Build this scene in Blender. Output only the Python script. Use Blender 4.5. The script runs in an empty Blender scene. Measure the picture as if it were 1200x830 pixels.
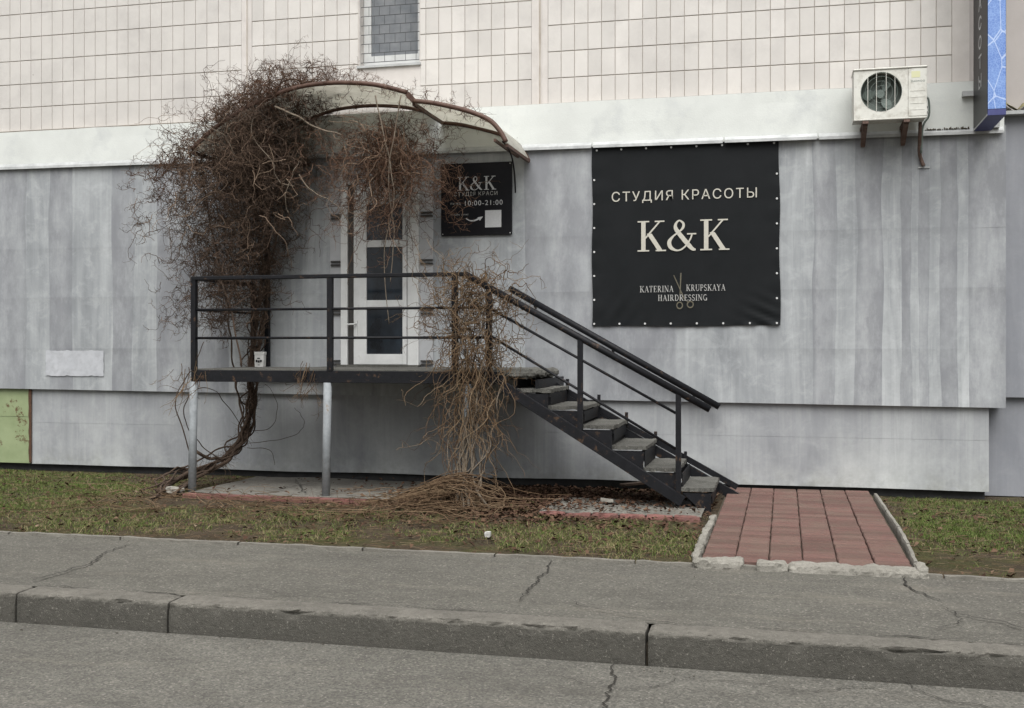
import bpy, math, random
import numpy as np
from mathutils import Vector, noise as mnoise

random.seed(7)
RNG = np.random.default_rng(11)
SC = bpy.context.scene
COL = SC.collection

# ------------------------------------------------------------------ camera
# Wall plane is Y = 0, X runs along the wall to the right, Z is up, the ground at the wall is Z = 0.
FPX, CXP, HY = 1300.0, 600.0, 405.0        # focal length, centre and eye level in photograph pixels (1200 x 830)
LW, ZC, PSI = 11.73, 1.5, math.radians(13.8)
cam = bpy.data.cameras.new('camera')
cam.sensor_fit = 'HORIZONTAL'
cam.sensor_width = 36.0
cam.lens = 36.0 * FPX / 1200.0
cam.shift_y = (HY - 415.0) / 1200.0
cam.clip_start = 0.05
cam.clip_end = 2000.0
camo = bpy.data.objects.new('camera', cam)
COL.objects.link(camo)
camo.location = (0, -LW, ZC)
camo.rotation_euler = (math.radians(90), 0, PSI)
SC.camera = camo

# ------------------------------------------------------------------ sky, sun, exposure
SUN_EL, SUN_AZ = 58.0, 14.0       # degrees; azimuth measured from straight in front of the wall towards the right
world = bpy.data.worlds.new('World')
SC.world = world
world.use_nodes = True
wn = world.node_tree.nodes
wl = world.node_tree.links
wn.clear()
sky = wn.new('ShaderNodeTexSky')
sky.sky_type = 'NISHITA'
sky.sun_disc = False
sky.sun_elevation = math.radians(SUN_EL)
sky.sun_rotation = math.radians(180.0 - SUN_AZ)
sky.air_density = 1.0
sky.dust_density = 4.0
sky.ozone_density = 1.0
hsv = wn.new('ShaderNodeHueSaturation')
hsv.inputs['Saturation'].default_value = 0.10
bg = wn.new('ShaderNodeBackground')
bg.inputs['Strength'].default_value = 0.055
wo = wn.new('ShaderNodeOutputWorld')
wl.new(sky.outputs[0], hsv.inputs['Color'])
wl.new(hsv.outputs[0], bg.inputs['Color'])
wl.new(bg.outputs[0], wo.inputs['Surface'])

sun = bpy.data.lights.new('sun', 'SUN')
sun.energy = 1.5
sun.angle = math.radians(60)
sun.color = (1.0, 0.98, 0.955)
suno = bpy.data.objects.new('sun', sun)
COL.objects.link(suno)
el, az = math.radians(SUN_EL), math.radians(SUN_AZ)
sdir = Vector((math.sin(az) * math.cos(el), -math.cos(az) * math.cos(el), math.sin(el)))   # towards the sun
suno.rotation_euler = sdir.to_track_quat('Z', 'Y').to_euler()
suno.location = sdir * 30

SC.view_settings.view_transform = 'Standard'
SC.view_settings.look = 'None'
SC.view_settings.gamma = 1.0
SC.view_settings.use_curve_mapping = False
SC.view_settings.exposure = 1.33
SC.render.engine = 'CYCLES'
SC.cycles.max_bounces = 6
SC.cycles.diffuse_bounces = 3
SC.cycles.use_denoising = True
SC.cycles.denoising_prefilter = 'NONE'

CP, SP = math.cos(PSI), math.sin(PSI)


def at(px, py, p=0.0):
    """Point of the place on the vertical plane p metres in front of the wall, read off the photograph."""
    u = (px - CXP) / FPX
    t = (LW - p) / (CP + u * SP)
    return (t * (-SP + u * CP), -p, ZC + (HY - py) / FPX * t)


def ax(px, p=0.0):
    return at(px, 400, p)[0]


def gr(px, py, z=0.0):
    """Point on a horizontal plane at height z."""
    u = (px - CXP) / FPX
    t = (ZC - z) * FPX / (py - HY)
    return (t * (-SP + u * CP), -LW + t * (CP + u * SP), z)


# ------------------------------------------------------------------ materials
def new_mat(name):
    m = bpy.data.materials.new(name)
    m.use_nodes = True
    nt = m.node_tree
    nt.nodes.clear()
    out = nt.nodes.new('ShaderNodeOutputMaterial')
    b = nt.nodes.new('ShaderNodeBsdfPrincipled')
    nt.links.new(b.outputs[0], out.inputs['Surface'])
    return m, nt, b


class NT:
    """small helper to wire node trees"""
    def __init__(s, nt):
        s.nt = nt
        s.pos = None

    def n(s, kind, **kw):
        nd = s.nt.nodes.new(kind)
        for k, v in kw.items():
            setattr(nd, k, v)
        return nd

    def link(s, a, b):
        s.nt.links.new(a, b)

    def position(s):
        if s.pos is None:
            s.pos = s.n('ShaderNodeNewGeometry').outputs['Position']
        return s.pos

    def mapped(s, scale, loc=(0, 0, 0)):
        mp = s.n('ShaderNodeMapping')
        mp.inputs['Scale'].default_value = scale
        mp.inputs['Location'].default_value = loc
        s.link(s.position(), mp.inputs['Vector'])
        return mp.outputs[0]

    def noise(s, scale, detail=4, rough=0.6, vec=None, dist=0.0):
        t = s.n('ShaderNodeTexNoise')
        t.inputs['Scale'].default_value = scale
        t.inputs['Detail'].default_value = detail
        t.inputs['Roughness'].default_value = rough
        t.inputs['Distortion'].default_value = dist
        s.link(vec if vec is not None else s.position(), t.inputs['Vector'])
        return t.outputs['Fac']

    def ramp(s, fac, a, b, ca=(0, 0, 0, 1), cb=(1, 1, 1, 1)):
        r = s.n('ShaderNodeValToRGB')
        r.color_ramp.elements[0].position = a
        r.color_ramp.elements[1].position = b
        r.color_ramp.elements[0].color = ca if len(ca) == 4 else (*ca, 1)
        r.color_ramp.elements[1].color = cb if len(cb) == 4 else (*cb, 1)
        s.link(fac, r.inputs[0])
        return r.outputs[0]

    def mix(s, fac, a, b, mode='MIX'):
        m = s.n('ShaderNodeMix', data_type='RGBA', blend_type=mode)
        for sock, v in ((m.inputs[0], fac), (m.inputs[6], a), (m.inputs[7], b)):
            if isinstance(v, (int, float)):
                sock.default_value = v
            elif isinstance(v, tuple):
                sock.default_value = v if len(v) == 4 else (*v, 1)
            else:
                s.link(v, sock)
        return m.outputs[2]

    def math(s, op, a, b=0.0):
        m = s.n('ShaderNodeMath', operation=op)
        for i, v in enumerate((a, b)):
            if isinstance(v, (int, float)):
                m.inputs[i].default_value = v
            else:
                s.link(v, m.inputs[i])
        return m.outputs[0]

    def bump(s, h, strength, dist, bsdf):
        b = s.n('ShaderNodeBump')
        b.inputs['Strength'].default_value = strength
        b.inputs['Distance'].default_value = dist
        s.link(h, b.inputs['Height'])
        s.link(b.outputs[0], bsdf.inputs['Normal'])

    def sepz(s):
        x = s.n('ShaderNodeSeparateXYZ')
        s.link(s.position(), x.inputs[0])
        return x.outputs


def simple(name, c1, c2=None, scale=6.0, rough=0.7, spec=0.4, metal=0.0, bump=0.0, bscale=60.0, lo=0.35, hi=0.7, rnd=0.0, dirt=None, dscale=3.0, dlo=0.6, dhi=0.75, spots=None):
    m, nt, b = new_mat(name)
    h = NT(nt)
    c2 = c2 or tuple(min(1, v * 0.75) for v in c1)
    col = h.ramp(h.noise(scale, 6, 0.65), lo, hi, c1, c2)
    if dirt:
        col = h.mix(h.ramp(h.noise(dscale, 8, 0.7), dlo, dhi), col, dirt)
    if spots:
        col = h.mix(h.ramp(h.noise(spots[0], 4, 0.65, h.mapped((1, 1, 1), (2.2, 5, 1))), spots[1], spots[1] + 0.03), col, spots[2])
    if rnd:
        oi = h.n('ShaderNodeObjectInfo')
        v = h.math('ADD', h.math('MULTIPLY', oi.outputs['Random'], rnd), 1 - rnd / 2)
        hs = h.n('ShaderNodeHueSaturation')
        h.link(col, hs.inputs['Color'])
        h.link(v, hs.inputs['Value'])
        col = hs.outputs[0]
    h.link(col, b.inputs['Base Color'])
    b.inputs['Roughness'].default_value = rough
    b.inputs['Specular IOR Level'].default_value = spec
    b.inputs['Metallic'].default_value = metal
    if bump:
        h.bump(h.noise(bscale, 6, 0.7), bump, 0.01, b)
    return m


# lime and soot runs on the sheets, read along the wall: (x, 0 dark .. 0.5 none .. 1 pale)
RUNS = {(-10.0, -5.0): [(-9.6, .5), (-9.32, .85), (-9.22, .45), (-9.08, .8), (-8.98, .42), (-8.62, .48), (-8.5, .78), (-8.38, .5), (-8.1, .38), (-7.8, .48), (-7.62, .72), (-7.48, .4), (-7.15, .5), (-7.0, .82), (-6.9, .5), (-6.6, .62), (-6.2, .45)],
        (-3.2, 2.2): [(-2.95, .5), (-2.76, .40), (-2.60, .74), (-2.50, .5), (-2.36, .92), (-2.28, .52), (-2.12, .85), (-1.98, .5), (-0.4, .5), (0.16, .42), (0.285, .40), (0.315, 1.0), (0.37, .66), (0.48, .5), (0.64, .42), (0.73, .52), (0.78, .95),
                      (0.84, .55), (0.90, .72), (0.97, .45), (1.06, .26), (1.17, .62), (1.28, .40), (1.36, .68), (1.46, .28), (1.57, .74), (1.66, .48), (1.74, .38), (1.86, .85), (2.0, .6)]}


def cladding_mat(name, base, light, dark, wash=0.0, runs=True):
    m, nt, b = new_mat(name)
    h = NT(nt)
    wide = h.noise(1.0, 5, 0.62, h.mapped((1.7, 1.7, 0.4)), 0.6)
    streak = h.noise(1.0, 4, 0.6, h.mapped((8.5, 8.5, 0.25), (3, 1, 2)), 0.3)
    hair = h.noise(1.0, 3, 0.6, h.mapped((40.0, 40.0, 0.8), (5, 1, 2)))
    cloud = h.noise(1.1, 7, 0.66, None, 0.8)
    mott = h.noise(5.5, 6, 0.7, None, 0.5)
    fine = h.noise(38, 5, 0.7)
    c = h.mix(h.ramp(cloud, 0.32, 0.68), base, dark)
    c = h.mix(h.math('MULTIPLY', h.ramp(wide, 0.40, 0.72), 0.62), c, light)
    thin = h.ramp(h.noise(1.0, 3, 0.55, h.mapped((17.0, 17.0, 0.12), (8, 2, 1)), 0.1), 0.46, 0.82)
    c = h.mix(h.math('MULTIPLY', thin, h.math('MULTIPLY', h.ramp(wide, 0.4, 0.62), 0.5)), c, light)
    c = h.mix(h.math('MULTIPLY', h.ramp(streak, 0.46, 0.8), h.math('ADD', 0.15, h.math('MULTIPLY', h.ramp(cloud, 0.38, 0.62), 0.35))), c, light)
    c = h.mix(h.math('MULTIPLY', h.ramp(streak, 0.46, 0.28), 0.22), c, dark)
    c = h.mix(h.math('MULTIPLY', h.ramp(mott, 0.48, 0.74), 0.34), c, light)
    if runs:
        wob = h.math('MULTIPLY', h.math('SUBTRACT', h.noise(1.0, 2, 0.5, h.mapped((3, 3, 0.6))), 0.5), 0.14)
        xs = h.math('ADD', h.sepz()[0], wob)
        fade = h.ramp(h.noise(1.0, 6, 0.72, h.mapped((2.5, 2.5, 1.1), (1, 4, 8))), 0.3, 0.58)
        for (xa, xb), pts in RUNS.items():
            mr = h.n('ShaderNodeMapRange')
            h.link(xs, mr.inputs[0])
            mr.inputs[1].default_value = xa
            mr.inputs[2].default_value = xb
            r = h.n('ShaderNodeValToRGB')
            r.color_ramp.interpolation = 'B_SPLINE'
            els = r.color_ramp.elements
            els[0].position, els[0].color = 0.0, (.5, .5, .5, 1)
            els[1].position, els[1].color = 1.0, (.5, .5, .5, 1)
            for x_, v_ in pts:
                e = els.new((x_ - xa) / (xb - xa))
                e.color = (v_, v_, v_, 1)
            h.link(mr.outputs[0], r.inputs[0])
            up = h.math('MULTIPLY', h.ramp(r.outputs[0], 0.5, 0.86), h.math('ADD', 0.12, h.math('MULTIPLY', fade, 0.88)))
            dn = h.math('MULTIPLY', h.ramp(r.outputs[0], 0.5, 0.2), h.math('MULTIPLY', fade, 0.8))
            c = h.mix(up, c, light)
            c = h.mix(dn, c, (0.19, 0.197, 0.215))
    if wash:
        z = h.sepz()[2]
        low = h.ramp(z, 0.0, 0.8, (1, 1, 1), (0, 0, 0))
        f = h.math('MULTIPLY', low, h.ramp(h.noise(0.9, 5, 0.65, h.mapped((1, 1, 1), (1.3, 0, 0.4))), 0.44, 0.66))
        c = h.mix(h.math('MULTIPLY', f, wash), c, (0.60, 0.62, 0.60))
        mud = h.math('MULTIPLY', h.ramp(z, 0.02, 0.3, (1, 1, 1), (0, 0, 0)), h.ramp(h.noise(6, 6, 0.7), 0.42, 0.66))
        c = h.mix(h.math('MULTIPLY', mud, 0.5), c, (0.16, 0.165, 0.13))
    c = h.mix(h.math('MULTIPLY', h.ramp(hair, 0.35, 0.7), 0.05), c, (0.2, 0.2, 0.21))
    c = h.mix(h.math('MULTIPLY', h.ramp(fine, 0.38, 0.72), 0.14), c, (0.2, 0.2, 0.2))
    specks = h.ramp(h.noise(70, 3, 0.6), 0.71, 0.76)
    c = h.mix(h.math('MULTIPLY', specks, 0.35), c, (0.12, 0.12, 0.12))
    h.link(c, b.inputs['Base Color'])
    b.inputs['Roughness'].default_value = 0.65
    b.inputs['Specular IOR Level'].default_value = 0.3
    hh = h.math('ADD', h.math('MULTIPLY', fine, 0.05), h.math('MULTIPLY', h.noise(2.2, 3, 0.5), 1.0))
    h.bump(hh, 0.4, 0.02, b)
    return m


def asphalt_mat(name, c1, c2, agg=0.5, stain=(0.06, 0.057, 0.05)):
    m, nt, b = new_mat(name)
    h = NT(nt)
    big = h.noise(0.7, 6, 0.65, None, 0.6)
    mid = h.noise(4, 7, 0.75)
    g1 = h.noise(55, 4, 0.8)
    v = h.n('ShaderNodeTexVoronoi')
    v.inputs['Scale'].default_value = 95
    h.link(h.position(), v.inputs['Vector'])
    gr_ = h.n('ShaderNodeSeparateColor')
    h.link(v.outputs['Color'], gr_.inputs[0])
    c = h.mix(h.ramp(big, 0.3, 0.7), c1, c2)
    c = h.mix(h.math('MULTIPLY', h.ramp(mid, 0.42, 0.75), 0.45), c, stain)
    tone = h.ramp(gr_.outputs[0], 0.05, 0.95, (0.5, 0.5, 0.5), (1.5, 1.48, 1.42))
    c = h.mix(agg, c, h.mix(1.0, c, tone, 'MULTIPLY'))
    c = h.mix(h.math('MULTIPLY', h.ramp(g1, 0.5, 0.68), 0.55), c, stain)
    lightspk = h.ramp(gr_.outputs[1], 0.94, 0.96)
    c = h.mix(h.math('MULTIPLY', lightspk, 0.35), c, (0.36, 0.34, 0.30))
    darks = h.ramp(h.noise(1.3, 9, 0.78, h.mapped((0.5, 1.6, 1), (4, 2, 0))), 0.52, 0.7)
    c = h.mix(h.math('MULTIPLY', darks, 0.5), c, stain)
    dust = h.ramp(h.noise(2.0, 9, 0.75, h.mapped((0.3, 1.1, 1), (9, 5, 0))), 0.53, 0.68)
    c = h.mix(h.math('MULTIPLY', dust, 0.4), c, (0.21, 0.192, 0.16))
    h.link(c, b.inputs['Base Color'])
    b.inputs['Roughness'].default_value = 0.9
    b.inputs['Specular IOR Level'].default_value = 0.2
    hh = h.math('ADD', h.math('MULTIPLY', v.outputs['Distance'], 0.8), h.noise(140, 3, 0.7))
    h.bump(hh, 0.6, 0.008, b)
    return m


def concrete_mat(name, c1, c2, pit=0.5, rnd=0.0, dirt=(0.07, 0.068, 0.06), dirtz=None):
    m, nt, b = new_mat(name)
    h = NT(nt)
    c = h.mix(h.ramp(h.noise(3.0, 7, 0.7), 0.3, 0.7), c1, c2)
    c = h.mix(h.math('MULTIPLY', h.ramp(h.noise(26, 6, 0.72), 0.45, 0.75), 0.5), c, dirt)
    if dirtz:
        z = h.sepz()[2]
        zz = h.math('ADD', z, h.math('MULTIPLY', h.math('SUBTRACT', h.noise(14, 6, 0.75), 0.5), 0.035))
        c = h.mix(h.math('MULTIPLY', h.ramp(zz, 0, 1), 1), c, c) if False else c
        mr = h.n('ShaderNodeMapRange')
        h.link(zz, mr.inputs[0])
        mr.inputs[1].default_value = dirtz[0]
        mr.inputs[2].default_value = dirtz[1]
        mr.inputs[3].default_value = dirtz[2]
        mr.inputs[4].default_value = 0.0
        c = h.mix(mr.outputs[0], c, dirt)
    spk = h.ramp(h.noise(75, 3, 0.7), 0.6, 0.68)
    c = h.mix(h.math('MULTIPLY', spk, 0.5), c, (0.36, 0.34, 0.30))
    pits = h.ramp(h.noise(48, 4, 0.75, h.mapped((1, 1, 1), (7, 3, 1))), 0.62, 0.68)
    c = h.mix(h.math('MULTIPLY', pits, 0.7), c, (0.03, 0.03, 0.026))
    h.link(c, b.inputs['Base Color'])
    b.inputs['Roughness'].default_value = 0.92
    b.inputs['Specular IOR Level'].default_value = 0.2
    hh = h.math('ADD', h.noise(40, 6, 0.75), h.math('MULTIPLY', h.noise(180, 3, 0.7), 0.4))
    h.bump(hh, pit, 0.015, b)
    return m


def tint_mat(name, cols, rough=0.85, attr='tint', nscale=None):
    """colour picked by a stored 'tint' value, so that single twigs, blades or leaves differ"""
    m, nt, b = new_mat(name)
    h = NT(nt)
    a = h.n('ShaderNodeAttribute', attribute_name=attr)
    r = h.n('ShaderNodeValToRGB')
    els = r.color_ramp.elements
    n = len(cols)
    els[0].position, els[0].color = 0, (*cols[0], 1)
    els[1].position, els[1].color = 1, (*cols[-1], 1)
    for i in range(1, n - 1):
        e = els.new(i / (n - 1))
        e.color = (*cols[i], 1)
    h.link(a.outputs['Fac'], r.inputs[0])
    h.link(r.outputs[0], b.inputs['Base Color'])
    b.inputs['Roughness'].default_value = rough
    b.inputs['Specular IOR Level'].default_value = 0.2
    return m


M = {}
M['clad_up'] = cladding_mat('painted_sheet_upper', (0.295, 0.313, 0.325), (0.60, 0.625, 0.63), (0.215, 0.23, 0.243))
M['clad_low'] = cladding_mat('painted_sheet_lower', (0.29, 0.304, 0.318), (0.48, 0.497, 0.50), (0.225, 0.236, 0.25), 0.7, False)
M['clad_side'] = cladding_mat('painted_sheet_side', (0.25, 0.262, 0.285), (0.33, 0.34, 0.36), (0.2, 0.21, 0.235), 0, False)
M['green'] = simple('green_paint', (0.27, 0.32, 0.18), (0.21, 0.26, 0.135), 4, 0.6, dirt=(0.10, 0.06, 0.03), dscale=5, dlo=0.58, dhi=0.63, bump=0.1)
M['grille'] = simple('grille_steel', (0.06, 0.065, 0.07), (0.09, 0.09, 0.09), 20, 0.7)
M['rust'] = simple('rust', (0.10, 0.05, 0.028), (0.05, 0.03, 0.02), 30, 0.9, bump=0.4)
M['patch'] = simple('fresh_paint', (0.47, 0.485, 0.51), (0.40, 0.415, 0.44), 5, 0.6, dirt=(0.34, 0.35, 0.37), dscale=9, dlo=0.45, dhi=0.7)
M['tile'] = simple('facade_tile', (0.62, 0.598, 0.565), (0.55, 0.53, 0.50), 2.0, 0.55, rnd=0.14, dirt=(0.46, 0.44, 0.42), dscale=1.4, dlo=0.5, dhi=0.8, bump=0.2, bscale=40, spots=(9, 0.745, (0.13, 0.11, 0.10)))
M['grout'] = simple('grout', (0.44, 0.40, 0.35), (0.32, 0.285, 0.245), 7, 0.95)
M['joint'] = simple('panel_joint', (0.62, 0.59, 0.56), (0.54, 0.51, 0.48), 4, 0.8, dirt=(0.46, 0.43, 0.41), dscale=2.5, bump=0.2)
M['farwall'] = simple('facade_upper', (0.56, 0.52, 0.49), (0.5, 0.46, 0.43), 1.5, 0.8)
M['beige'] = simple('beige_render', (0.47, 0.44, 0.42), (0.42, 0.39, 0.37), 3, 0.85, bump=0.2)
M['band'] = simple('white_band_paint', (0.66, 0.685, 0.655), (0.58, 0.60, 0.575), 1.6, 0.65, dirt=(0.47, 0.49, 0.49), dscale=2.2, dlo=0.52, dhi=0.8, bump=0.2, spots=(13, 0.735, (0.12, 0.12, 0.10)))
M['flash'] = simple('zinc_flashing', (0.50, 0.515, 0.51), (0.33, 0.34, 0.34), 8, 0.6, 0.3)
M['plinth'] = simple('dark_plinth', (0.05, 0.05, 0.05), (0.03, 0.03, 0.03), 8, 0.95)
M['moss'] = simple('moss_lichen', (0.30, 0.27, 0.14), (0.07, 0.06, 0.04), 14, 0.95, bump=0.8, bscale=40)
M['pvc'] = simple('white_pvc', (0.66, 0.67, 0.66), (0.55, 0.56, 0.55), 5, 0.45, dirt=(0.4, 0.39, 0.36), dscale=9, dlo=0.6, dhi=0.8)
M['surround'] = simple('grey_surround', (0.42, 0.43, 0.44), (0.36, 0.37, 0.38), 5, 0.6)
M['black_metal'] = simple('black_paint', (0.009, 0.0095, 0.011), (0.014, 0.0145, 0.017), 20, 0.5, 0.16, bump=0.15, dirt=(0.07, 0.045, 0.03), dscale=14, dlo=0.58, dhi=0.66)
M['grey_pipe'] = simple('galvanised_pipe', (0.27, 0.29, 0.30), (0.19, 0.205, 0.215), 16, 0.55, 0.15, dirt=(0.18, 0.14, 0.10), dscale=12, dlo=0.62, dhi=0.7)
M['hinge'] = simple('dark_hinge', (0.03, 0.03, 0.03), (0.05, 0.045, 0.04), 30, 0.6)
M['brown_metal'] = simple('brown_frame_paint', (0.075, 0.037, 0.027), (0.12, 0.07, 0.05), 14, 0.6, bump=0.15)
M['banner'] = simple('black_banner_vinyl', (0.009, 0.0105, 0.0115), (0.013, 0.0145, 0.016), 2.2, 0.6, 0.12, bump=0.05, bscale=8)
M['sign'] = simple('black_sign_board', (0.006, 0.006, 0.008), (0.009, 0.009, 0.011), 4, 0.35, 0.15)
M['ink'] = simple('cream_print', (0.50, 0.485, 0.42), (0.44, 0.425, 0.37), 30, 0.6)
M['ink_white'] = simple('white_print', (0.55, 0.56, 0.57), (0.47, 0.48, 0.49), 60, 0.6)
M['ink_dim'] = simple('dim_print', (0.42, 0.42, 0.40), (0.32, 0.32, 0.31), 60, 0.6)
M['ink_gold'] = simple('gold_print', (0.13, 0.118, 0.08), (0.075, 0.07, 0.055), 60, 0.5)
M['grommet'] = simple('grommet', (0.62, 0.63, 0.62), (0.4, 0.4, 0.4), 80, 0.5, 0.2)
M['ac'] = simple('ac_enamel', (0.66, 0.66, 0.61), (0.57, 0.57, 0.52), 6, 0.5, dirt=(0.36, 0.34, 0.29), dscale=7, dlo=0.48, dhi=0.72)
M['ac_dark'] = simple('ac_interior', (0.15, 0.18, 0.165), (0.2, 0.23, 0.21), 8, 0.7)
M['ac_fan'] = simple('ac_fan', (0.17, 0.21, 0.19), (0.13, 0.16, 0.145), 8, 0.5)
M['yellow'] = simple('yellow_sticker', (0.62, 0.62, 0.36), (0.6, 0.6, 0.42), 40, 0.6)
M['bracket'] = simple('rusty_bracket', (0.16, 0.11, 0.09), (0.08, 0.05, 0.04), 18, 0.85)
M['blue_dark'] = simple('navy_panel', (0.045, 0.05, 0.16), (0.06, 0.07, 0.20), 9, 0.5)
M['asph_walk'] = asphalt_mat('asphalt_walk', (0.112, 0.108, 0.096), (0.138, 0.134, 0.118), 0.45)
M['asph_road'] = asphalt_mat('asphalt_road', (0.122, 0.119, 0.107), (0.155, 0.151, 0.136), 0.6)
M['kerb'] = concrete_mat('kerb_concrete', (0.225, 0.213, 0.186), (0.145, 0.138, 0.121), 1.0, dirt=(0.058, 0.056, 0.048), dirtz=(-0.05, -0.028, 0.7))
M['edging'] = concrete_mat('edging_concrete', (0.24, 0.23, 0.20), (0.15, 0.143, 0.125), 0.7, dirt=(0.14, 0.13, 0.11))
M['slab'] = concrete_mat('slab_concrete', (0.22, 0.21, 0.185), (0.145, 0.138, 0.122), 0.8, dirt=(0.10, 0.09, 0.075))
M['step'] = concrete_mat('step_concrete', (0.16, 0.158, 0.143), (0.085, 0.084, 0.076), 0.9, dirt=(0.06, 0.06, 0.055))
M['rubble'] = concrete_mat('broken_concrete', (0.36, 0.345, 0.305), (0.24, 0.23, 0.20), 1.0, dirt=(0.10, 0.095, 0.078))
M['paver'] = simple('red_paver', (0.16, 0.09, 0.077), (0.125, 0.08, 0.07), 26, 0.95, 0.2, rnd=0.34, dirt=(0.145, 0.105, 0.085), dscale=3.2, dlo=0.42, dhi=0.7, bump=1.0, bscale=70)
M['paver_edge'] = simple('red_edge_brick', (0.20, 0.085, 0.073), (0.14, 0.075, 0.065), 12, 0.9, rnd=0.25, dirt=(0.15, 0.12, 0.1), dscale=8, bump=0.5)
M['crack'] = simple('crack_dirt', (0.02, 0.019, 0.016), (0.035, 0.032, 0.027), 30, 1.0)
M['gap'] = simple('joint_dirt', (0.06, 0.052, 0.036), (0.09, 0.075, 0.055), 20, 1.0, bump=0.6)
M['paper'] = simple('white_paper', (0.52, 0.52, 0.50), (0.42, 0.42, 0.40), 20, 0.7)
M['foam'] = simple('dirty_foam', (0.30, 0.285, 0.25), (0.2, 0.19, 0.165), 15, 0.8)
M['rubber'] = simple('black_scrap', (0.015, 0.015, 0.015), (0.03, 0.03, 0.03), 20, 0.7)
M['twig'] = tint_mat('vine_twig', [(0.036, 0.026, 0.02), (0.07, 0.048, 0.036), (0.105, 0.07, 0.05), (0.15, 0.103, 0.072), (0.24, 0.18, 0.13)])
M['twig_red'] = tint_mat('vine_twig_reddish', [(0.034, 0.019, 0.013), (0.07, 0.038, 0.025), (0.105, 0.058, 0.038), (0.15, 0.093, 0.062), (0.23, 0.17, 0.12)])
M['cane'] = tint_mat('dry_cane', [(0.07, 0.043, 0.025), (0.125, 0.08, 0.047), (0.18, 0.125, 0.075), (0.25, 0.19, 0.125)])
M['bark'] = simple('vine_bark', (0.085, 0.058, 0.04), (0.045, 0.03, 0.022), 24, 0.95, bump=1.0, bscale=50)
M['palebark'] = simple('pale_cane_bark', (0.20, 0.165, 0.125), (0.11, 0.088, 0.066), 24, 0.9, bump=0.6, bscale=50)
M['grass'] = tint_mat('grass_blade', [(0.045, 0.075, 0.013), (0.075, 0.115, 0.022), (0.11, 0.145, 0.034), (0.17, 0.15, 0.07), (0.25, 0.20, 0.115)], 0.6)
M['grit'] = tint_mat('grit_stone', [(0.05, 0.042, 0.032), (0.10, 0.085, 0.065), (0.16, 0.145, 0.12), (0.26, 0.245, 0.215)], 0.95)
M['leaf'] = tint_mat('dry_leaf', [(0.035, 0.019, 0.012), (0.062, 0.033, 0.021), (0.095, 0.055, 0.034), (0.14, 0.092, 0.06), (0.24, 0.185, 0.13)], 0.8)


def make_glass():
    m, nt, b = new_mat('dark_glass')
    h = NT(nt)
    c = h.ramp(h.noise(3.5, 4, 0.6, h.mapped((1, 1, 0.6))), 0.35, 0.7, (0.008, 0.010, 0.013), (0.028, 0.038, 0.05))
    h.link(c, b.inputs['Base Color'])
    b.inputs['Roughness'].default_value = 0.08
    return m


def make_window_glass():
    m, nt, b = new_mat('window_glass')
    h = NT(nt)
    c = h.ramp(h.noise(4, 4, 0.6), 0.35, 0.7, (0.15, 0.165, 0.18), (0.25, 0.26, 0.27))
    h.link(c, b.inputs['Base Color'])
    b.inputs['Roughness'].default_value = 0.12
    return m


def make_poly():
    m, nt, b = new_mat('polycarbonate')
    h = NT(nt)
    out = [n for n in nt.nodes if n.type == 'OUTPUT_MATERIAL'][0]
    c = h.ramp(h.noise(5, 7, 0.7), 0.35, 0.75, (0.80, 0.79, 0.74), (0.62, 0.61, 0.55))
    c = h.mix(h.math('MULTIPLY', h.ramp(h.noise(11, 6, 0.75), 0.56, 0.74), 0.6), c, (0.3, 0.27, 0.19))
    h.link(c, b.inputs['Base Color'])
    b.inputs['Roughness'].default_value = 0.4
    tr = h.n('ShaderNodeBsdfTranslucent')
    h.link(c, tr.inputs['Color'])
    ms = h.n('ShaderNodeMixShader')
    ms.inputs[0].default_value = 0.62
    h.link(b.outputs[0], ms.inputs[1])
    h.link(tr.outputs[0], ms.inputs[2])
    h.link(ms.outputs[0], out.inputs['Surface'])
    return m


def make_soil():
    m, nt, b = new_mat('lawn_soil')
    h = NT(nt)
    c = h.mix(h.ramp(h.noise(2.2, 7, 0.7), 0.35, 0.68), (0.055, 0.045, 0.033), (0.11, 0.085, 0.058))
    c = h.mix(h.math('MULTIPLY', h.ramp(h.noise(1.1, 6, 0.7, h.mapped((1, 1, 1), (2, 7, 0))), 0.47, 0.62), 0.7), c, (0.075, 0.085, 0.028))
    c = h.mix(h.ramp(h.noise(60, 4, 0.7), 0.55, 0.72), c, (0.17, 0.13, 0.085))
    h.link(c, b.inputs['Base Color'])
    b.inputs['Roughness'].default_value = 1.0
    b.inputs['Specular IOR Level'].default_value = 0.1
    h.bump(h.math('ADD', h.noise(30, 6, 0.75), h.math('MULTIPLY', h.noise(110, 4, 0.7), 0.5)), 1.0, 0.03, b)
    return m


def make_blue_net():
    m, nt, b = new_mat('blue_crackle_print')
    h = NT(nt)
    v = h.n('ShaderNodeTexVoronoi', feature='DISTANCE_TO_EDGE')
    v.inputs['Scale'].default_value = 42
    h.link(h.mapped((1, 1, 1)), v.inputs['Vector'])
    v2 = h.n('ShaderNodeTexVoronoi', feature='DISTANCE_TO_EDGE')
    v2.inputs['Scale'].default_value = 7
    h.link(h.mapped((1, 1, 0.5)), v2.inputs['Vector'])
    c = h.mix(h.ramp(h.noise(6, 4, 0.6), 0.35, 0.65), (0.11, 0.21, 0.52), (0.17, 0.29, 0.60))
    c = h.mix(h.math('MULTIPLY', h.ramp(v.outputs['Distance'], 0.02, 0.10, (1, 1, 1), (0, 0, 0)), 0.5), c, (0.32, 0.46, 0.74))
    c = h.mix(h.math('MULTIPLY', h.ramp(v2.outputs['Distance'], 0.006, 0.03, (1, 1, 1), (0, 0, 0)), 0.6), c, (0.62, 0.72, 0.88))
    h.link(c, b.inputs['Base Color'])
    b.inputs['Roughness'].default_value = 0.4
    return m


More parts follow.
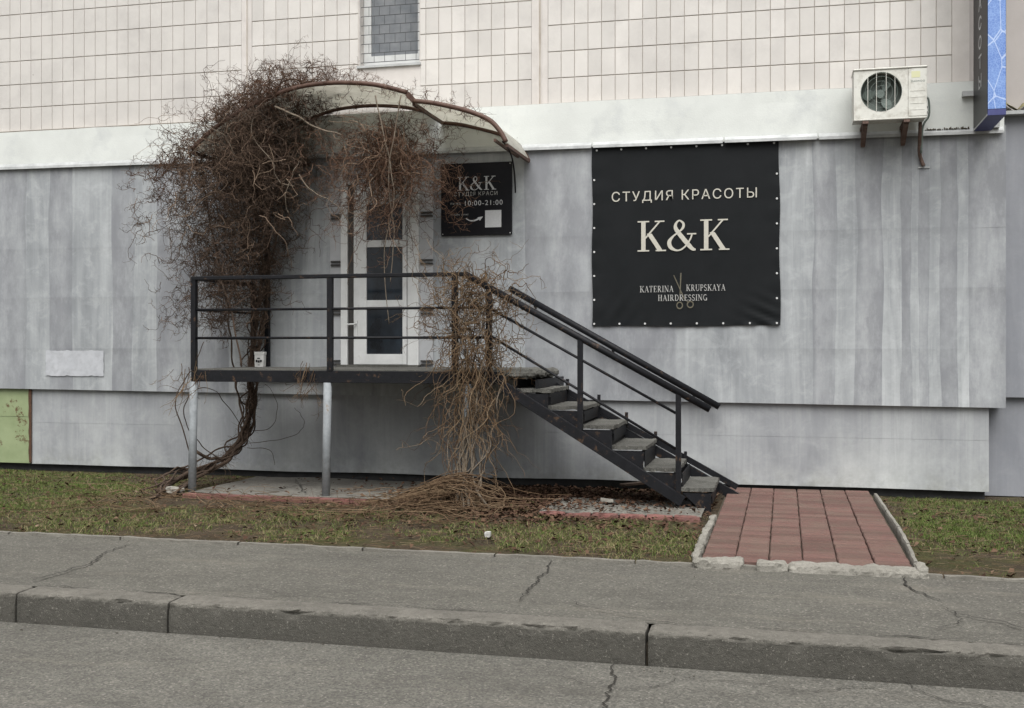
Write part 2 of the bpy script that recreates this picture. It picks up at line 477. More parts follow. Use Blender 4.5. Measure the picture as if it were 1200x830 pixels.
M['glass'] = make_glass()
M['wglass'] = make_window_glass()
M['poly'] = make_poly()
M['soil'] = make_soil()
M['bluenet'] = make_blue_net()


# ------------------------------------------------------------------ object helpers
def tag(o, label=None, cat=None, group=None, kind=None):
    if label: o['label'] = label
    if cat: o['category'] = cat
    if group: o['group'] = group
    if kind: o['kind'] = kind
    return o


def thing(name, loc, label, cat, group=None):
    o = bpy.data.objects.new(name, None)
    COL.objects.link(o)
    o.location = loc
    o.empty_display_size = 0.2
    return tag(o, label, cat, group)


def wloc(o):
    v = Vector((0, 0, 0))
    while o is not None:
        v += o.location
        o = o.parent
    return v


def link_mesh(name, me, mat, parent=None, loc=None):
    o = bpy.data.objects.new(name, me)
    COL.objects.link(o)
    if parent is not None:
        o.parent = parent
    if loc is not None:
        o.location = loc
    if mat is not None and not me.materials:
        me.materials.append(mat)
    return o


class MB:
    """collects shapes given in world coordinates; build() links them as one mesh object"""
    def __init__(s):
        s.v, s.f = [], []

    def add(s, vs, fs):
        n = len(s.v)
        s.v += [tuple(v) for v in vs]
        s.f += [tuple(i + n for i in f) for f in fs]
        return s

    def box(s, x0, x1, y0, y1, z0, z1):
        x0, x1 = min(x0, x1), max(x0, x1); y0, y1 = min(y0, y1), max(y0, y1); z0, z1 = min(z0, z1), max(z0, z1)
        return s.add([(x0, y0, z0), (x1, y0, z0), (x1, y1, z0), (x0, y1, z0), (x0, y0, z1), (x1, y0, z1), (x1, y1, z1), (x0, y1, z1)],
                     [(0, 3, 2, 1), (4, 5, 6, 7), (0, 1, 5, 4), (1, 2, 6, 5), (2, 3, 7, 6), (3, 0, 4, 7)])

    def quad(s, a, b, c, d):
        return s.add([a, b, c, d], [(0, 1, 2, 3)])

    def prism(s, pts, off):
        """polygon pts (3-D, ordered) extruded by vector off"""
        n = len(pts)
        q = [tuple(p[i] + off[i] for i in range(3)) for p in pts]
        fs = [tuple(range(n))[::-1], tuple(range(n, 2 * n))]
        fs += [(i, (i + 1) % n, n + (i + 1) % n, n + i) for i in range(n)]
        return s.add(list(pts) + q, fs)

    def bar(s, a, b, w, h, up=(0, 0, 1)):
        """rectangular bar from a to b, w wide sideways, h tall"""
        a, b = Vector(a), Vector(b)
        d = (b - a).normalized()
        up = Vector(up)
        side = d.cross(up)
        if side.length < 1e-4:
            side = d.cross(Vector((0, 1, 0)))
        side.normalize()
        u = side.cross(d).normalized()
        vs = []
        for p in (a, b):
            for sx, sy in ((-1, -1), (1, -1), (1, 1), (-1, 1)):
                vs.append(p + side * (sx * w / 2) + u * (sy * h / 2))
        return s.add(vs, [(0, 3, 2, 1), (4, 5, 6, 7), (0, 1, 5, 4), (1, 2, 6, 5), (2, 3, 7, 6), (3, 0, 4, 7)])

    def tube(s, pts, r, k=8, cap=True):
        pts = [Vector(p) for p in pts]
        rs = r if isinstance(r, (list, tuple)) else [r] * len(pts)
        prev = None
        rings = []
        for i, p in enumerate(pts):
            t = (pts[min(i + 1, len(pts) - 1)] - pts[max(i - 1, 0)]).normalized()
            if prev is None:
                a = t.cross(Vector((0, 0, 1)))
                if a.length < 1e-3: a = t.cross(Vector((1, 0, 0)))
            else:
                a = prev - t * prev.dot(t)
            a.normalize(); prev = a
            b = t.cross(a)
            rings.append([p + (a * math.cos(2 * math.pi * j / k) + b * math.sin(2 * math.pi * j / k)) * rs[i] for j in range(k)])
        vs = [v for ring in rings for v in ring]
        fs = []
        for i in range(len(pts) - 1):
            for j in range(k):
                fs.append((i * k + j, i * k + (j + 1) % k, (i + 1) * k + (j + 1) % k, (i + 1) * k + j))
        if cap:
            fs.append(tuple(range(k))[::-1])
            fs.append(tuple((len(pts) - 1) * k + j for j in range(k)))
        return s.add(vs, fs)

    def build(s, name, mat, parent=None, smooth=False, bevel=0.0, seg=1):
        off = wloc(parent) if parent is not None else Vector((0, 0, 0))
        me = bpy.data.meshes.new(name)
        me.from_pydata([(v[0] - off.x, v[1] - off.y, v[2] - off.z) for v in s.v], [], s.f)
        me.update()
        if smooth:
            me.polygons.foreach_set('use_smooth', [True] * len(me.polygons))
        o = link_mesh(name, me, mat, parent)
        if bevel:
            b = o.modifiers.new('bevel', 'BEVEL')
            b.width = bevel
            b.segments = seg
            b.limit_method = 'ANGLE'
        return o


def struct(o):
    o['kind'] = 'structure'
    return o


def grid_mesh(name, nx, ny, fn):
    """fn(i/nx, j/ny) -> world point"""
    vs = [fn(i / nx, j / ny) for j in range(ny + 1) for i in range(nx + 1)]
    fs = [(j * (nx + 1) + i, j * (nx + 1) + i + 1, (j + 1) * (nx + 1) + i + 1, (j + 1) * (nx + 1) + i) for j in range(ny) for i in range(nx)]
    m = MB()
    m.v, m.f = vs, fs
    return m


def nz(x, y=0.0, z=0.0):
    return mnoise.noise(Vector((x, y, z)))


# fast mesh from numpy arrays, with a 'tint' value per vertex
def np_mesh(name, V, F, tint, mat, parent=None, smooth=True):
    off = wloc(parent) if parent is not None else Vector((0, 0, 0))
    V = np.asarray(V, dtype=np.float32) - np.array(off, dtype=np.float32)
    F = np.asarray(F, dtype=np.int32)
    me = bpy.data.meshes.new(name)
    n, k = F.shape
    me.vertices.add(len(V))
    me.vertices.foreach_set('co', V.ravel())
    me.loops.add(n * k)
    me.loops.foreach_set('vertex_index', F.ravel())
    me.polygons.add(n)
    me.polygons.foreach_set('loop_start', np.arange(0, n * k, k, dtype=np.int32))
    if smooth:
        me.polygons.foreach_set('use_smooth', np.ones(n, dtype=bool))
    if tint is not None:
        at_ = me.attributes.new('tint', 'FLOAT', 'POINT')
        at_.data.foreach_set('value', np.asarray(tint, dtype=np.float32).ravel())
    me.update(calc_edges=True)
    return link_mesh(name, me, mat, parent)


def np_tubes(P, R, k=3):
    """P (N,S,3) centre lines, R (N,S) radii -> verts, quads"""
    N, S, _ = P.shape
    T = np.empty_like(P)
    T[:, 1:-1] = P[:, 2:] - P[:, :-2]
    T[:, 0] = P[:, 1] - P[:, 0]
    T[:, -1] = P[:, -1] - P[:, -2]
    T /= np.linalg.norm(T, axis=2, keepdims=True) + 1e-9
    ref = RNG.normal(size=(N, 1, 3))
    ref /= np.linalg.norm(ref, axis=2, keepdims=True)
    A = np.cross(T, np.broadcast_to(ref, T.shape))
    A /= np.linalg.norm(A, axis=2, keepdims=True) + 1e-9
    B = np.cross(T, A)
    ang = np.arange(k) * 2 * math.pi / k
    V = P[:, :, None, :] + R[:, :, None, None] * (A[:, :, None, :] * np.cos(ang)[None, None, :, None] + B[:, :, None, :] * np.sin(ang)[None, None, :, None])
    idx = np.arange(N * S * k).reshape(N, S, k)
    a = idx[:, :-1, :]
    b = np.roll(a, -1, axis=2)
    c = idx[:, 1:, :]
    d = np.roll(c, -1, axis=2)
    F = np.stack([a, b, d, c], axis=-1).reshape(-1, 4)
    return V.reshape(-1, 3), F


def grow(P0, D0, length, S, grav=0.0, curl=1.0, jit=0.3, pull=None):
    """N strands grown step by step: gravity, a steady curl of their own and jitter"""
    N = len(P0)
    P = np.empty((N, S, 3))
    P[:, 0] = P0
    D = D0 / (np.linalg.norm(D0, axis=1, keepdims=True) + 1e-9)
    axis = RNG.normal(size=(N, 3))
    axis /= np.linalg.norm(axis, axis=1, keepdims=True)
    rate = RNG.normal(size=(N, 1)) * curl
    step = (length / (S - 1)).reshape(N, 1)
    for i in range(1, S):
        D = D + np.cross(axis, D) * rate * step + RNG.normal(size=(N, 3)) * jit * np.sqrt(step)
        D[:, 2] -= (grav * step)[:, 0]
        if pull is not None:
            D = D + pull(P[:, i - 1]) * step
        D /= np.linalg.norm(D, axis=1, keepdims=True) + 1e-9
        P[:, i] = P[:, i - 1] + D * step
    return P


def side_twigs(P, n, lmin, lmax, S=4, grav=0.0, curl=6.0, jit=1.0, spread=1.0):
    """short shoots leaving random places along given strands"""
    N, S0, _ = P.shape
    i = RNG.integers(0, N, n)
    j = RNG.integers(1, S0 - 1, n)
    f = RNG.random((n, 1))
    base = P[i, j] * (1 - f) + P[i, j + 1] * f
    t = P[i, j + 1] - P[i, j]
    t /= np.linalg.norm(t, axis=1, keepdims=True) + 1e-9
    d = t * 0.6 + RNG.normal(size=(n, 3)) * spread
    return grow(base, d, RNG.uniform(lmin, lmax, n), S, grav, curl, jit)


def strands_object(name, sets, mat, parent, kind='stuff', k=3):
    """sets: list of (P, r0, r1, tint_lo, tint_hi)"""
    Vs, Fs, Ts = [], [], []
    n = 0
    for P, r0, r1, t0, t1 in sets:
        N, S, _ = P.shape
        r = np.linspace(1, 0, S)[None, :] * (r0 - r1) + r1
        r = r * RNG.uniform(0.7, 1.35, (N, 1))
        V, F = np_tubes(P, r, k)
        t = np.repeat(RNG.uniform(t0, t1, N), S * k)
        Vs.append(V); Fs.append(F + n); Ts.append(t)
        n += len(V)
    o = np_mesh(name, np.concatenate(Vs), np.concatenate(Fs), np.concatenate(Ts), mat, parent)
    if kind:
        o['kind'] = kind
    return o


# ------------------------------------------------------------------ lettering
def text_part(body, width, cx, cz, y, mat, parent, name='lettering', bold=0.0, height=None):
    """flat sans lettering facing the street, centred at (cx, cz), width metres wide"""
    cu = bpy.data.curves.new('tmp', 'FONT')
    cu.body = body
    cu.size = 1.0
    cu.align_x = 'CENTER'
    cu.offset = bold
    cu.space_character = 1.2
    to = bpy.data.objects.new('tmp', cu)
    COL.objects.link(to)
    dg = bpy.context.evaluated_depsgraph_get()
    me = bpy.data.meshes.new_from_object(to.evaluated_get(dg))
    bpy.data.objects.remove(to)
    co = [v.co.copy() for v in me.vertices]
    x0, x1 = min(c.x for c in co), max(c.x for c in co)
    z0, z1 = min(c.y for c in co), max(c.y for c in co)
    sx = width / (x1 - x0)
    sz = sx if height is None else height / (z1 - z0)
    off = wloc(parent)
    for v, c in zip(me.vertices, co):
        v.co = (cx + (c.x - (x0 + x1) / 2) * sx - off.x, y - off.y, cz + (c.y - (z0 + z1) / 2) * sz - off.z)
    me.name = name
    me.materials.clear()
    me.update()
    return link_mesh(name, me, mat, parent)


def arc(cx, cy, rx, ry, a0, a1, n=10):
    return [(cx + rx * math.cos(math.radians(a0 + (a1 - a0) * i / n)), cy + ry * math.sin(math.radians(a0 + (a1 - a0) * i / n))) for i in range(n + 1)]


TK, TN, SF = 0.135, 0.05, 0.045    # thick stroke, thin stroke, serif


def serif(x, y, w=0.30):
    return ([(x - w / 2, y + (SF / 2 if y < 0.5 else -SF / 2)), (x + w / 2, y + (SF / 2 if y < 0.5 else -SF / 2))], SF)


GLYPH = {
    'K': (0.86, [([(0.2, 0.02), (0.2, 0.98)], TK), serif(0.2, 0, .36), serif(0.2, 1, .36), ([(0.25, 0.42), (0.7, 0.97)], TN), ([(0.38, 0.58), (0.72, 0.02)], TK),
                 serif(0.70, 1, .30), serif(0.74, 0, .32)]),
    'A': (0.78, [([(0.10, 0.02), (0.39, 0.98)], TN), ([(0.37, 0.99), (0.68, 0.02)], TK), ([(0.2, 0.34), (0.55, 0.34)], TN), serif(0.1, 0, .24), serif(0.68, 0, .28)]),
    'T': (0.70, [([(0.35, 0.02), (0.35, 0.98)], TK), ([(0.04, 0.97), (0.66, 0.97)], TN), ([(0.06, 0.97), (0.06, 0.76)], TN), ([(0.64, 0.97), (0.64, 0.76)], TN), serif(0.35, 0, .3)]),
    'E': (0.68, [([(0.18, 0.02), (0.18, 0.98)], TK), ([(0.04, 0.97), (0.58, 0.97)], TN), ([(0.04, 0.03), (0.62, 0.03)], TN), ([(0.2, 0.52), (0.46, 0.52)], TN),
                 ([(0.57, 0.97), (0.57, 0.78)], TN), ([(0.61, 0.03), (0.61, 0.24)], TN), ([(0.46, 0.42), (0.46, 0.62)], TN)]),
    'R': (0.78, [([(0.18, 0.02), (0.18, 0.98)], TK), serif(0.18, 0, .3), ([(0.04, 0.97), (0.34, 0.97)], TN), (arc(0.34, 0.73, 0.22, 0.24, 90, -90), 0.09), ([(0.18, 0.49), (0.34, 0.49)], TN),
                 ([(0.36, 0.48), (0.66, 0.02)], TK), serif(0.68, 0, .2)]),
    'I': (0.36, [([(0.18, 0.02), (0.18, 0.98)], TK), serif(0.18, 0, .3), serif(0.18, 1, .3)]),
    'N': (0.84, [([(0.14, 0.02), (0.14, 0.98)], TN), ([(0.14, 0.97), (0.68, 0.03)], TK), ([(0.70, 0.02), (0.70, 0.98)], TN), serif(0.14, 0, .24), serif(0.12, 1, .24), serif(0.70, 1, .24)]),
    'U': (0.80, [([(0.16, 0.98), (0.16, 0.34)], TK), (arc(0.42, 0.34, 0.26, 0.32, 180, 360), 0.08), ([(0.68, 0.34), (0.68, 0.98)], TN), serif(0.16, 1, .3), serif(0.68, 1, .24)]),
    'P': (0.66, [([(0.18, 0.02), (0.18, 0.98)], TK), serif(0.18, 0, .3), ([(0.04, 0.97), (0.34, 0.97)], TN), (arc(0.34, 0.72, 0.24, 0.25, 90, -90), 0.09), ([(0.18, 0.47), (0.34, 0.47)], TN)]),
    'S': (0.58, [(arc(0.29, 0.74, 0.2, 0.22, 20, 250, 12) + arc(0.29, 0.26, 0.22, 0.23, 75, -160, 12), 0.10)]),
    'Y': (0.74, [([(0.37, 0.02), (0.37, 0.45)], TK), ([(0.37, 0.44), (0.1, 0.98)], TK), ([(0.37, 0.44), (0.64, 0.98)], TN), serif(0.37, 0, .3), serif(0.1, 1, .26), serif(0.64, 1, .22)]),
    'H': (0.84, [([(0.18, 0.02), (0.18, 0.98)], TK), ([(0.66, 0.02), (0.66, 0.98)], TK), ([(0.2, 0.51), (0.64, 0.51)], TN), serif(0.18, 0, .3), serif(0.18, 1, .3), serif(0.66, 0, .3), serif(0.66, 1, .3)]),
    'D': (0.82, [([(0.18, 0.02), (0.18, 0.98)], TK), ([(0.04, 0.97), (0.34, 0.97)], TN), ([(0.04, 0.03), (0.34, 0.03)], TN), (arc(0.34, 0.5, 0.36, 0.47, 90, -90, 12), 0.10)]),
    'G': (0.80, [(arc(0.42, 0.5, 0.32, 0.46, 50, 320, 14), 0.10), ([(0.66, 0.02), (0.66, 0.40)], TK), serif(0.64, 0.40, .26)]),
    ' ': (0.36, []),
}


def serif_text(body, cap, cx, cz, y, mat, parent, name='lettering', spacing=0.04, tilt=0.0, xs=1.0, width=None):
    """printed roman lettering drawn stroke by stroke, cap metres tall"""
    adv = 0.0
    strokes = []
    for ch in body:
        w, st = GLYPH[ch] if ch != '&' else (0.98, AMP)
        for pts, wd in st:
            strokes.append(([(adv + p[0], p[1]) for p in pts], wd))
        adv += w + spacing
    adv -= spacing
    if width:
        xs = width / (adv * cap)
    m = MB()
    lift = 0.0
    for pts, wd in strokes:
        ws = wd if isinstance(wd, (list, tuple)) else [wd] * len(pts)
        L, R = [], []
        for i, p in enumerate(pts):
            a = pts[max(i - 1, 0)]; b = pts[min(i + 1, len(pts) - 1)]
            dx, dy = b[0] - a[0], b[1] - a[1]
            n = math.hypot(dx, dy) or 1
            if len(pts) == 2 and abs(dx) > 0.05 and abs(dy) > 0.3:     # diagonal strokes end level
                ox, oy = ws[i] / 2 * n / abs(dy) , 0.0
                ox *= -1 if dy > 0 else 1
            else:
                ox, oy = -dy / n * ws[i] / 2, dx / n * ws[i] / 2
            L.append((p[0] + ox, p[1] + oy)); R.append((p[0] - ox, p[1] - oy))
        for i in range(len(pts) - 1):
            lift += 0.00004
            q = [L[i], R[i], R[i + 1], L[i + 1]]
            co = []
            for qx, qy in q:
                lx, lz = (qx - adv / 2) * cap * xs, (qy - 0.5) * cap
                co.append((cx + lx, y - lift, cz + lz + lx * tilt))
            m.add(co, [(0, 1, 2, 3)])
    return m.build(name, mat, parent)


def catmull(pts, n=8):
    out = []
    P = [pts[0]] + list(pts) + [pts[-1]]
    for i in range(1, len(P) - 2):
        for k in range(n):
            t = k / n
            a, b, c, d = P[i - 1], P[i], P[i + 1], P[i + 2]
            out.append(tuple(0.5 * (2 * b[j] + (c[j] - a[j]) * t + (2 * a[j] - 5 * b[j] + 4 * c[j] - d[j]) * t * t + (3 * b[j] - a[j] - 3 * c[j] + d[j]) * t ** 3) for j in range(len(b))))
    out.append(tuple(pts[-1]))
    return out


_amp = catmull([(0.90, 0.03, .06), (0.80, 0.06, .11), (0.66, 0.22, .14), (0.46, 0.48, .14), (0.30, 0.72, .12), (0.30, 0.88, .08), (0.40, 0.985, .05), (0.52, 0.90, .07), (0.52, 0.76, .08),
                (0.40, 0.62, .05), (0.22, 0.48, .06), (0.10, 0.30, .12), (0.14, 0.12, .12), (0.30, 0.02, .06), (0.46, 0.04, .05), (0.62, 0.18, .05), (0.74, 0.38, .05), (0.79, 0.52, .05)], 6)
AMP = [([(p[0], p[1]) for p in _amp], [p[2] for p in _amp]), ([(0.64, 0.545), (0.92, 0.545)], SF)]


# ================================================================== SETTING: ground, road, kerb, pavement, lawn
PK, PWB = 5.836, 4.10            # distance from the wall of the kerb face and of the pavement's back edge
ZR, ZK = -0.20, -0.018
m = MB(); m.box(-320, 320, -320, 320, -2.0, -0.32)
struct(m.build('ground', M['soil']))
m = grid_mesh('road', 60, 20, lambda a, b: (-60 + 120 * a, -PK - 16.012 + 16 * b, ZR + 0.006 * nz((-60 + 120 * a) * 0.5, b * 8)))
road = struct(m.build('road', M['asph_road']))
m = grid_mesh('pavement', 80, 6, lambda a, b: (-40 + 80 * a, -PK + 0.19 + (PK - 0.19 - PWB) * b, ZK - 0.004 + 0.016 * b + 0.005 * nz((-40 + 80 * a) * 0.7, b * 2)))
pave = struct(m.build('pavement', M['asph_walk']))


def lawnz(x, y):
    return -0.035 + 0.02 * nz(x * 0.9, y * 0.9, 3) + 0.012 * nz(x * 3.1, y * 3.1, 5) + 0.006 * nz(x * 9, y * 9, 1)


m = grid_mesh('lawn', 300, 64, lambda a, b: ((lambda x, y: (x, y, lawnz(x, y) - (0.015 if b < 0.03 else 0)))(-15 + 24 * a, -PWB + 0.03 + (PWB + 0.3) * b)))
lawn = struct(m.build('lawn', M['soil'], smooth=True))
m = MB(); m.box(-60, -15.0, -PWB + 0.03, 0.3, -0.3, -0.04); m.box(9.0, 60, -PWB + 0.03, 0.3, -0.3, -0.04)
struct(m.build('verge', M['soil']))


def ribbon(pts, w, parent, zoff=0.004, name='crack', mat='crack', seed=0):
    """ragged crack lying in an asphalt surface"""
    P = []
    for i in range(len(pts) - 1):
        a, b = Vector(pts[i]), Vector(pts[i + 1])
        n = max(2, int((b - a).length / 0.025))
        for k in range(n):
            P.append(a.lerp(b, k / n))
    P.append(Vector(pts[-1]))
    vs, fs = [], []
    for i, p in enumerate(P):
        d = (P[min(i + 1, len(P) - 1)] - P[max(i - 1, 0)]).normalized()
        sd = Vector((-d.y, d.x, 0))
        q = p + sd * 0.030 * nz(i * 0.5, seed * 3.3, 0.5) + sd * 0.03 * nz(i * 0.11, seed * 1.7, 4)
        f = min(1, i / 6, (len(P) - 1 - i) / 6)
        ww = 1.05 * w * (0.25 + 0.75 * f) * (0.75 + 0.6 * nz(i * 0.6, 7.7, seed))
        vs += [q + sd * ww / 2 + Vector((0, 0, zoff)), q - sd * ww / 2 + Vector((0, 0, zoff))]
    for i in range(len(P) - 1):
        fs.append((2 * i, 2 * i + 1, 2 * i + 3, 2 * i + 2))
    mm = MB(); mm.v, mm.f = [tuple(v) for v in vs], fs
    return mm.build(name, M[mat], parent)


ZW = -0.008
for i, (pl, w) in enumerate([
        ([(156, 638), (122, 648), (106, 662), (79, 669), (40, 681)], 0.014),
        ([(646, 657), (638, 673), (620, 692), (603, 706)], 0.013),
        ([(1058, 677), (1060, 684), (1067, 690), (1080, 696), (1104, 705)], 0.016),
        ([(1103, 711), (1122, 721), (1151, 726), (1178, 731), (1199, 737), (1230, 742)], 0.011),
        ([(1118, 719), (1131, 727), (1093, 740)], 0.007),
        ([(673, 704), (680, 712), (705, 717), (766, 726)], 0.009),
        ([(300, 690), (330, 697), (420, 705), (520, 711)], 0.006)]):
    ribbon([gr(x, y, ZW) for x, y in pl], w, pave, 0.007, seed=i)
for i, (pl, w) in enumerate([
        ([(724, 778), (719, 795), (712, 812), (706, 840)], 0.013),
        ([(724, 796), (760, 795), (795, 797), (770, 808), (732, 810)], 0.006),
        ([(800, 797), (860, 800), (950, 812), (1010, 806), (1070, 815)], 0.006),
        ([(1058, 798), (1070, 808), (1100, 820), (1150, 828), (1190, 840)], 0.009),
        ([(640, 790), (690, 805), (720, 800)], 0.005)]):
    ribbon([gr(x, y, ZR) for x, y in pl], w, road, 0.009, seed=20 + i)

# kerb: long precast stones on a bed
m = MB(); m.box(-40, 40, -PK + 0.07, -PK + 0.185, -0.3, ZK - 0.09)
kerb = struct(m.build('kerb', M['gap']))
joints = [-13.0, -10.0, -7.6, -4.60, -3.556, -0.714, 2.30, 5.3, 8.3]
for i in range(len(joints) - 1):
    xa, xb = joints[i] + 0.008, joints[i + 1] - 0.008
    prof = [(0.0, ZR - 0.05), (0.0, -0.16), (0.001, -0.12), (0.002, -0.08), (0.003, -0.045), (0.005, -0.030), (0.009, -0.023), (0.018, -0.0195), (0.05, ZK + 0.0), (0.13, ZK + 0.002), (0.19, ZK), (0.192, -0.2)]
    n = int((xb - xa) / 0.02)
    dz = 0.006 * nz(i * 3.7); dy = 0.006 * nz(i * 5.1, 2)
    vs, fs = [], []
    for a in range(n + 1):
        x = xa + (xb - xa) * a / n
        endf = min(a, n - a) / n * (xb - xa)
        er = 0.016 * max(0, 1 - endf / 0.03) + 0.02 * max(0, nz(x * 2, 9.1, i) - 0.1) * max(0, 1 - endf / 0.25)
        for j, (py, pz) in enumerate(prof):
            edge = math.exp(-((j - 5.5) / 1.8) ** 2)
            ch = max(0, nz(x * 8, j * 0.25, 4.4) - 0.1) * 0.06 * edge + max(0, nz(x * 30, j * 0.5, 2.4)) * 0.014 * edge + max(0, nz(x * 2.3, 1.3, 8) - 0.4) * 0.06 * edge
            ro = 0.003 * nz(x * 22, j * 1.9, 2) + 0.0022 * nz(x * 60, j * 4.1, 7)
            vs.append((x, -PK + py + dy + ch + ro + (er if j < 8 else 0), pz + dz - ch * 0.8 - (er * 0.7 if j > 3 else 0) + (ro if j > 4 else 0)))
    k = len(prof)
    for a in range(n):
        for j in range(k - 1):
            fs.append((a * k + j, (a + 1) * k + j, (a + 1) * k + j + 1, a * k + j + 1))
    fs.append(tuple(range(k))); fs.append(tuple(n * k + j for j in range(k))[::-1])
    mm = MB(); mm.v, mm.f = vs, fs
    mm.build('kerb_stone', M['kerb'], kerb)

# ragged seam where the asphalt meets the kerb stones
for i in range(16):
    xa = -7.0 + i * 0.62
    if i in (3, 9):
        continue
    ribbon([(xa, -PK + 0.197, ZK), (xa + 0.3, -PK + 0.19, ZK), (xa + 0.62 * (0.5 + 0.5 * abs(nz(i * 2.3))), -PK + 0.2, ZK)], 0.012 + 0.012 * nz(i * 1.9, 3), pave, 0.006, seed=60 + i)

# thin concrete edging behind the pavement
m = MB(); m.box(-40, 40, -PWB + 0.004, -PWB + 0.03, -0.25, -0.012)
edge = struct(m.build('pavement_edging', M['gap']))
x = -15.0
while x < 9:
    L = 1.0
    if not (-0.66 < x + 0.5 < 0.9 and False):
        xa, xb = x + 0.006, x + L - 0.006
        n = 20
        dz = 0.008 * nz(x * 1.3, 4)
        mm = grid_mesh('e', n, 3, lambda a, b: (xa + (xb - xa) * a, -PWB - 0.004 + (0 if b < 0.5 else 0.048) + 0.006 * nz((xa + (xb - xa) * a) * 5, b * 3, 2),
                                              (-0.03 if b in (0, 1) else 0.014 + dz) + 0.007 * nz((xa + (xb - xa) * a) * 9, b, 6)))
        mm.build('edging_stone', M['edging'], edge)
    x += L

# red paved path with its edgings
XP = [-0.56, -0.332, -0.105, 0.122, 0.352, 0.592, 0.83]
P0, P1 = 4.00, 0.0
m = MB(); m.box(XP[0] - 0.02, XP[-1] + 0.02, -P0 - 0.02, -P1 + 0.02, -0.3, -0.006)
path = struct(m.build('path', M['gap']))
rows = 33
pr = (P0 - P1) / rows


def paver_mesh(w, l):
    """small worn concrete brick with rounded edges"""
    mm = MB()
    bv = 0.007
    a, b = w / 2, l / 2
    mm.add([(-a, -b, -0.06), (a, -b, -0.06), (a, b, -0.06), (-a, b, -0.06), (-a, -b, -bv), (a, -b, -bv), (a, b, -bv), (-a, b, -bv),
            (-a + bv, -b + bv, 0), (a - bv, -b + bv, 0), (a - bv, b - bv, 0), (-a + bv, b - bv, 0)],
           [(8, 9, 10, 11), (4, 5, 9, 8), (5, 6, 10, 9), (6, 7, 11, 10), (7, 4, 8, 11), (0, 1, 5, 4), (1, 2, 6, 5), (2, 3, 7, 6), (3, 0, 4, 7)])
    return mm


pm = []
for c in range(6):
    w = XP[c + 1] - XP[c] - 0.008 + 0.003 * nz(c * 3.1)
    mm = paver_mesh(w, pr - 0.007)
    me = bpy.data.meshes.new('paver')
    me.from_pydata(mm.v, [], mm.f)
    me.materials.append(M['paver'])
    pm.append(me)
for c in range(6):
    for r in range(rows):
        o = link_mesh('paver', pm[c], None, path)
        zz = 0.03 + 0.006 * nz(c * 1.9, r * 0.35, 3) + 0.003 * nz(c * 7.7, r * 3.1, 8) - 0.02 * max(0, (r - 12) / 4) * 0
        o.location = ((XP[c] + XP[c + 1]) / 2 + 0.006 * nz(c * 3.3, r * 0.8), -P0 + pr * (r + 0.5) + 0.012 * nz(c * 2.7, 5), zz)
        o.rotation_euler = (0.006 * nz(c * 7.1, r * 3.3), 0.008 * nz(c * 2.3, r * 5.1, 4), 0.006 * nz(c, r * 2.2, 7))


def lump(name, x0, x1, y0, y1, z0, z1, mat, parent, seed, rough=0.03, n=14):
    """broken block of concrete: a subdivided box with worn corners"""
    cx, cy, cz = (x0 + x1) / 2, (y0 + y1) / 2, (z0 + z1) / 2
    mm = MB()
    nx = max(4, int((x1 - x0) / 0.025)); ny = max(3, int((y1 - y0) / 0.025)); nzv = max(3, int((z1 - z0) / 0.02))
    idx = {}
    def vert(i, j, k):
        key = (i, j, k)
        if key not in idx:
            u, v, w = 2 * i / nx - 1, 2 * j / ny - 1, 2 * k / nzv - 1
            f = (abs(u) ** 12 + abs(v) ** 9 + abs(w) ** 9) ** (-1 / 9)
            f = min(1, f)
            x, y, z = cx + u * f * (x1 - x0) / 2, cy + v * f * (y1 - y0) / 2, cz + w * f * (z1 - z0) / 2
            d = rough * nz(x * 7, y * 7 + seed, z * 7) + rough * 0.6 * nz(x * 21, y * 21, z * 21 + seed) + rough * 0.35 * nz(x * 55, y * 55, z * 55 + seed)
            idx[key] = len(mm.v)
            mm.v.append((x + d * u * 0.9, y + d * v, z + d * w * 0.8))
        return idx[key]
    for i in range(nx):
        for j in range(ny):
            mm.f.append((vert(i, j, nzv), vert(i + 1, j, nzv), vert(i + 1, j + 1, nzv), vert(i, j + 1, nzv)))
            mm.f.append((vert(i, j, 0), vert(i, j + 1, 0), vert(i + 1, j + 1, 0), vert(i + 1, j, 0)))
    for i in range(nx):
        for k in range(nzv):
            mm.f.append((vert(i, 0, k), vert(i + 1, 0, k), vert(i + 1, 0, k + 1), vert(i, 0, k + 1)))
            mm.f.append((vert(i, ny, k), vert(i, ny, k + 1), vert(i + 1, ny, k + 1), vert(i + 1, ny, k)))
    for j in range(ny):
        for k in range(nzv):
            mm.f.append((vert(0, j, k), vert(0, j, k + 1), vert(0, j + 1, k + 1), vert(0, j + 1, k)))
            mm.f.append((vert(nx, j, k), vert(nx, j + 1, k), vert(nx, j + 1, k + 1), vert(nx, j, k + 1)))
    return mm.build(name, mat, parent)


ya = -PWB - 0.03
for i, (pa, pb, h) in enumerate([(809, 872, 0.052), (886, 924, 0.05), (923, 1078, 0.042)]):
    a = gr(pa, 660, 0)[0]; b = gr(pb, 664, 0)[0]
    a = -0.60 if i == 0 else a
    lump('edging_stone', a, b, ya - 0.02, ya + 0.15, -0.06, h, M['rubble'], path, i * 5.5, 0.02)
lump('edging_stone', XP[-1] + 0.005, XP[-1] + 0.075, ya + 0.0, ya + 0.2, -0.06, 0.06, M['rubble'], path, 31, 0.02)
for (x0, x1, ya_, yb_, zz, sd) in [(-0.625, -0.572, -3.97, -2.75, 0.055, 3), (-0.62, -0.572, -2.74, -1.9, 0.04, 4)]:
    lump('edging_strip', x0, x1, ya_, yb_, -0.1, zz, M['rubble'], path, sd, 0.016)
rx = [(XP[-1] + 0.01, -3.9), (0.86, -3.2), (0.872, -2.4), (0.86, -1.5), (0.85, -0.35)]
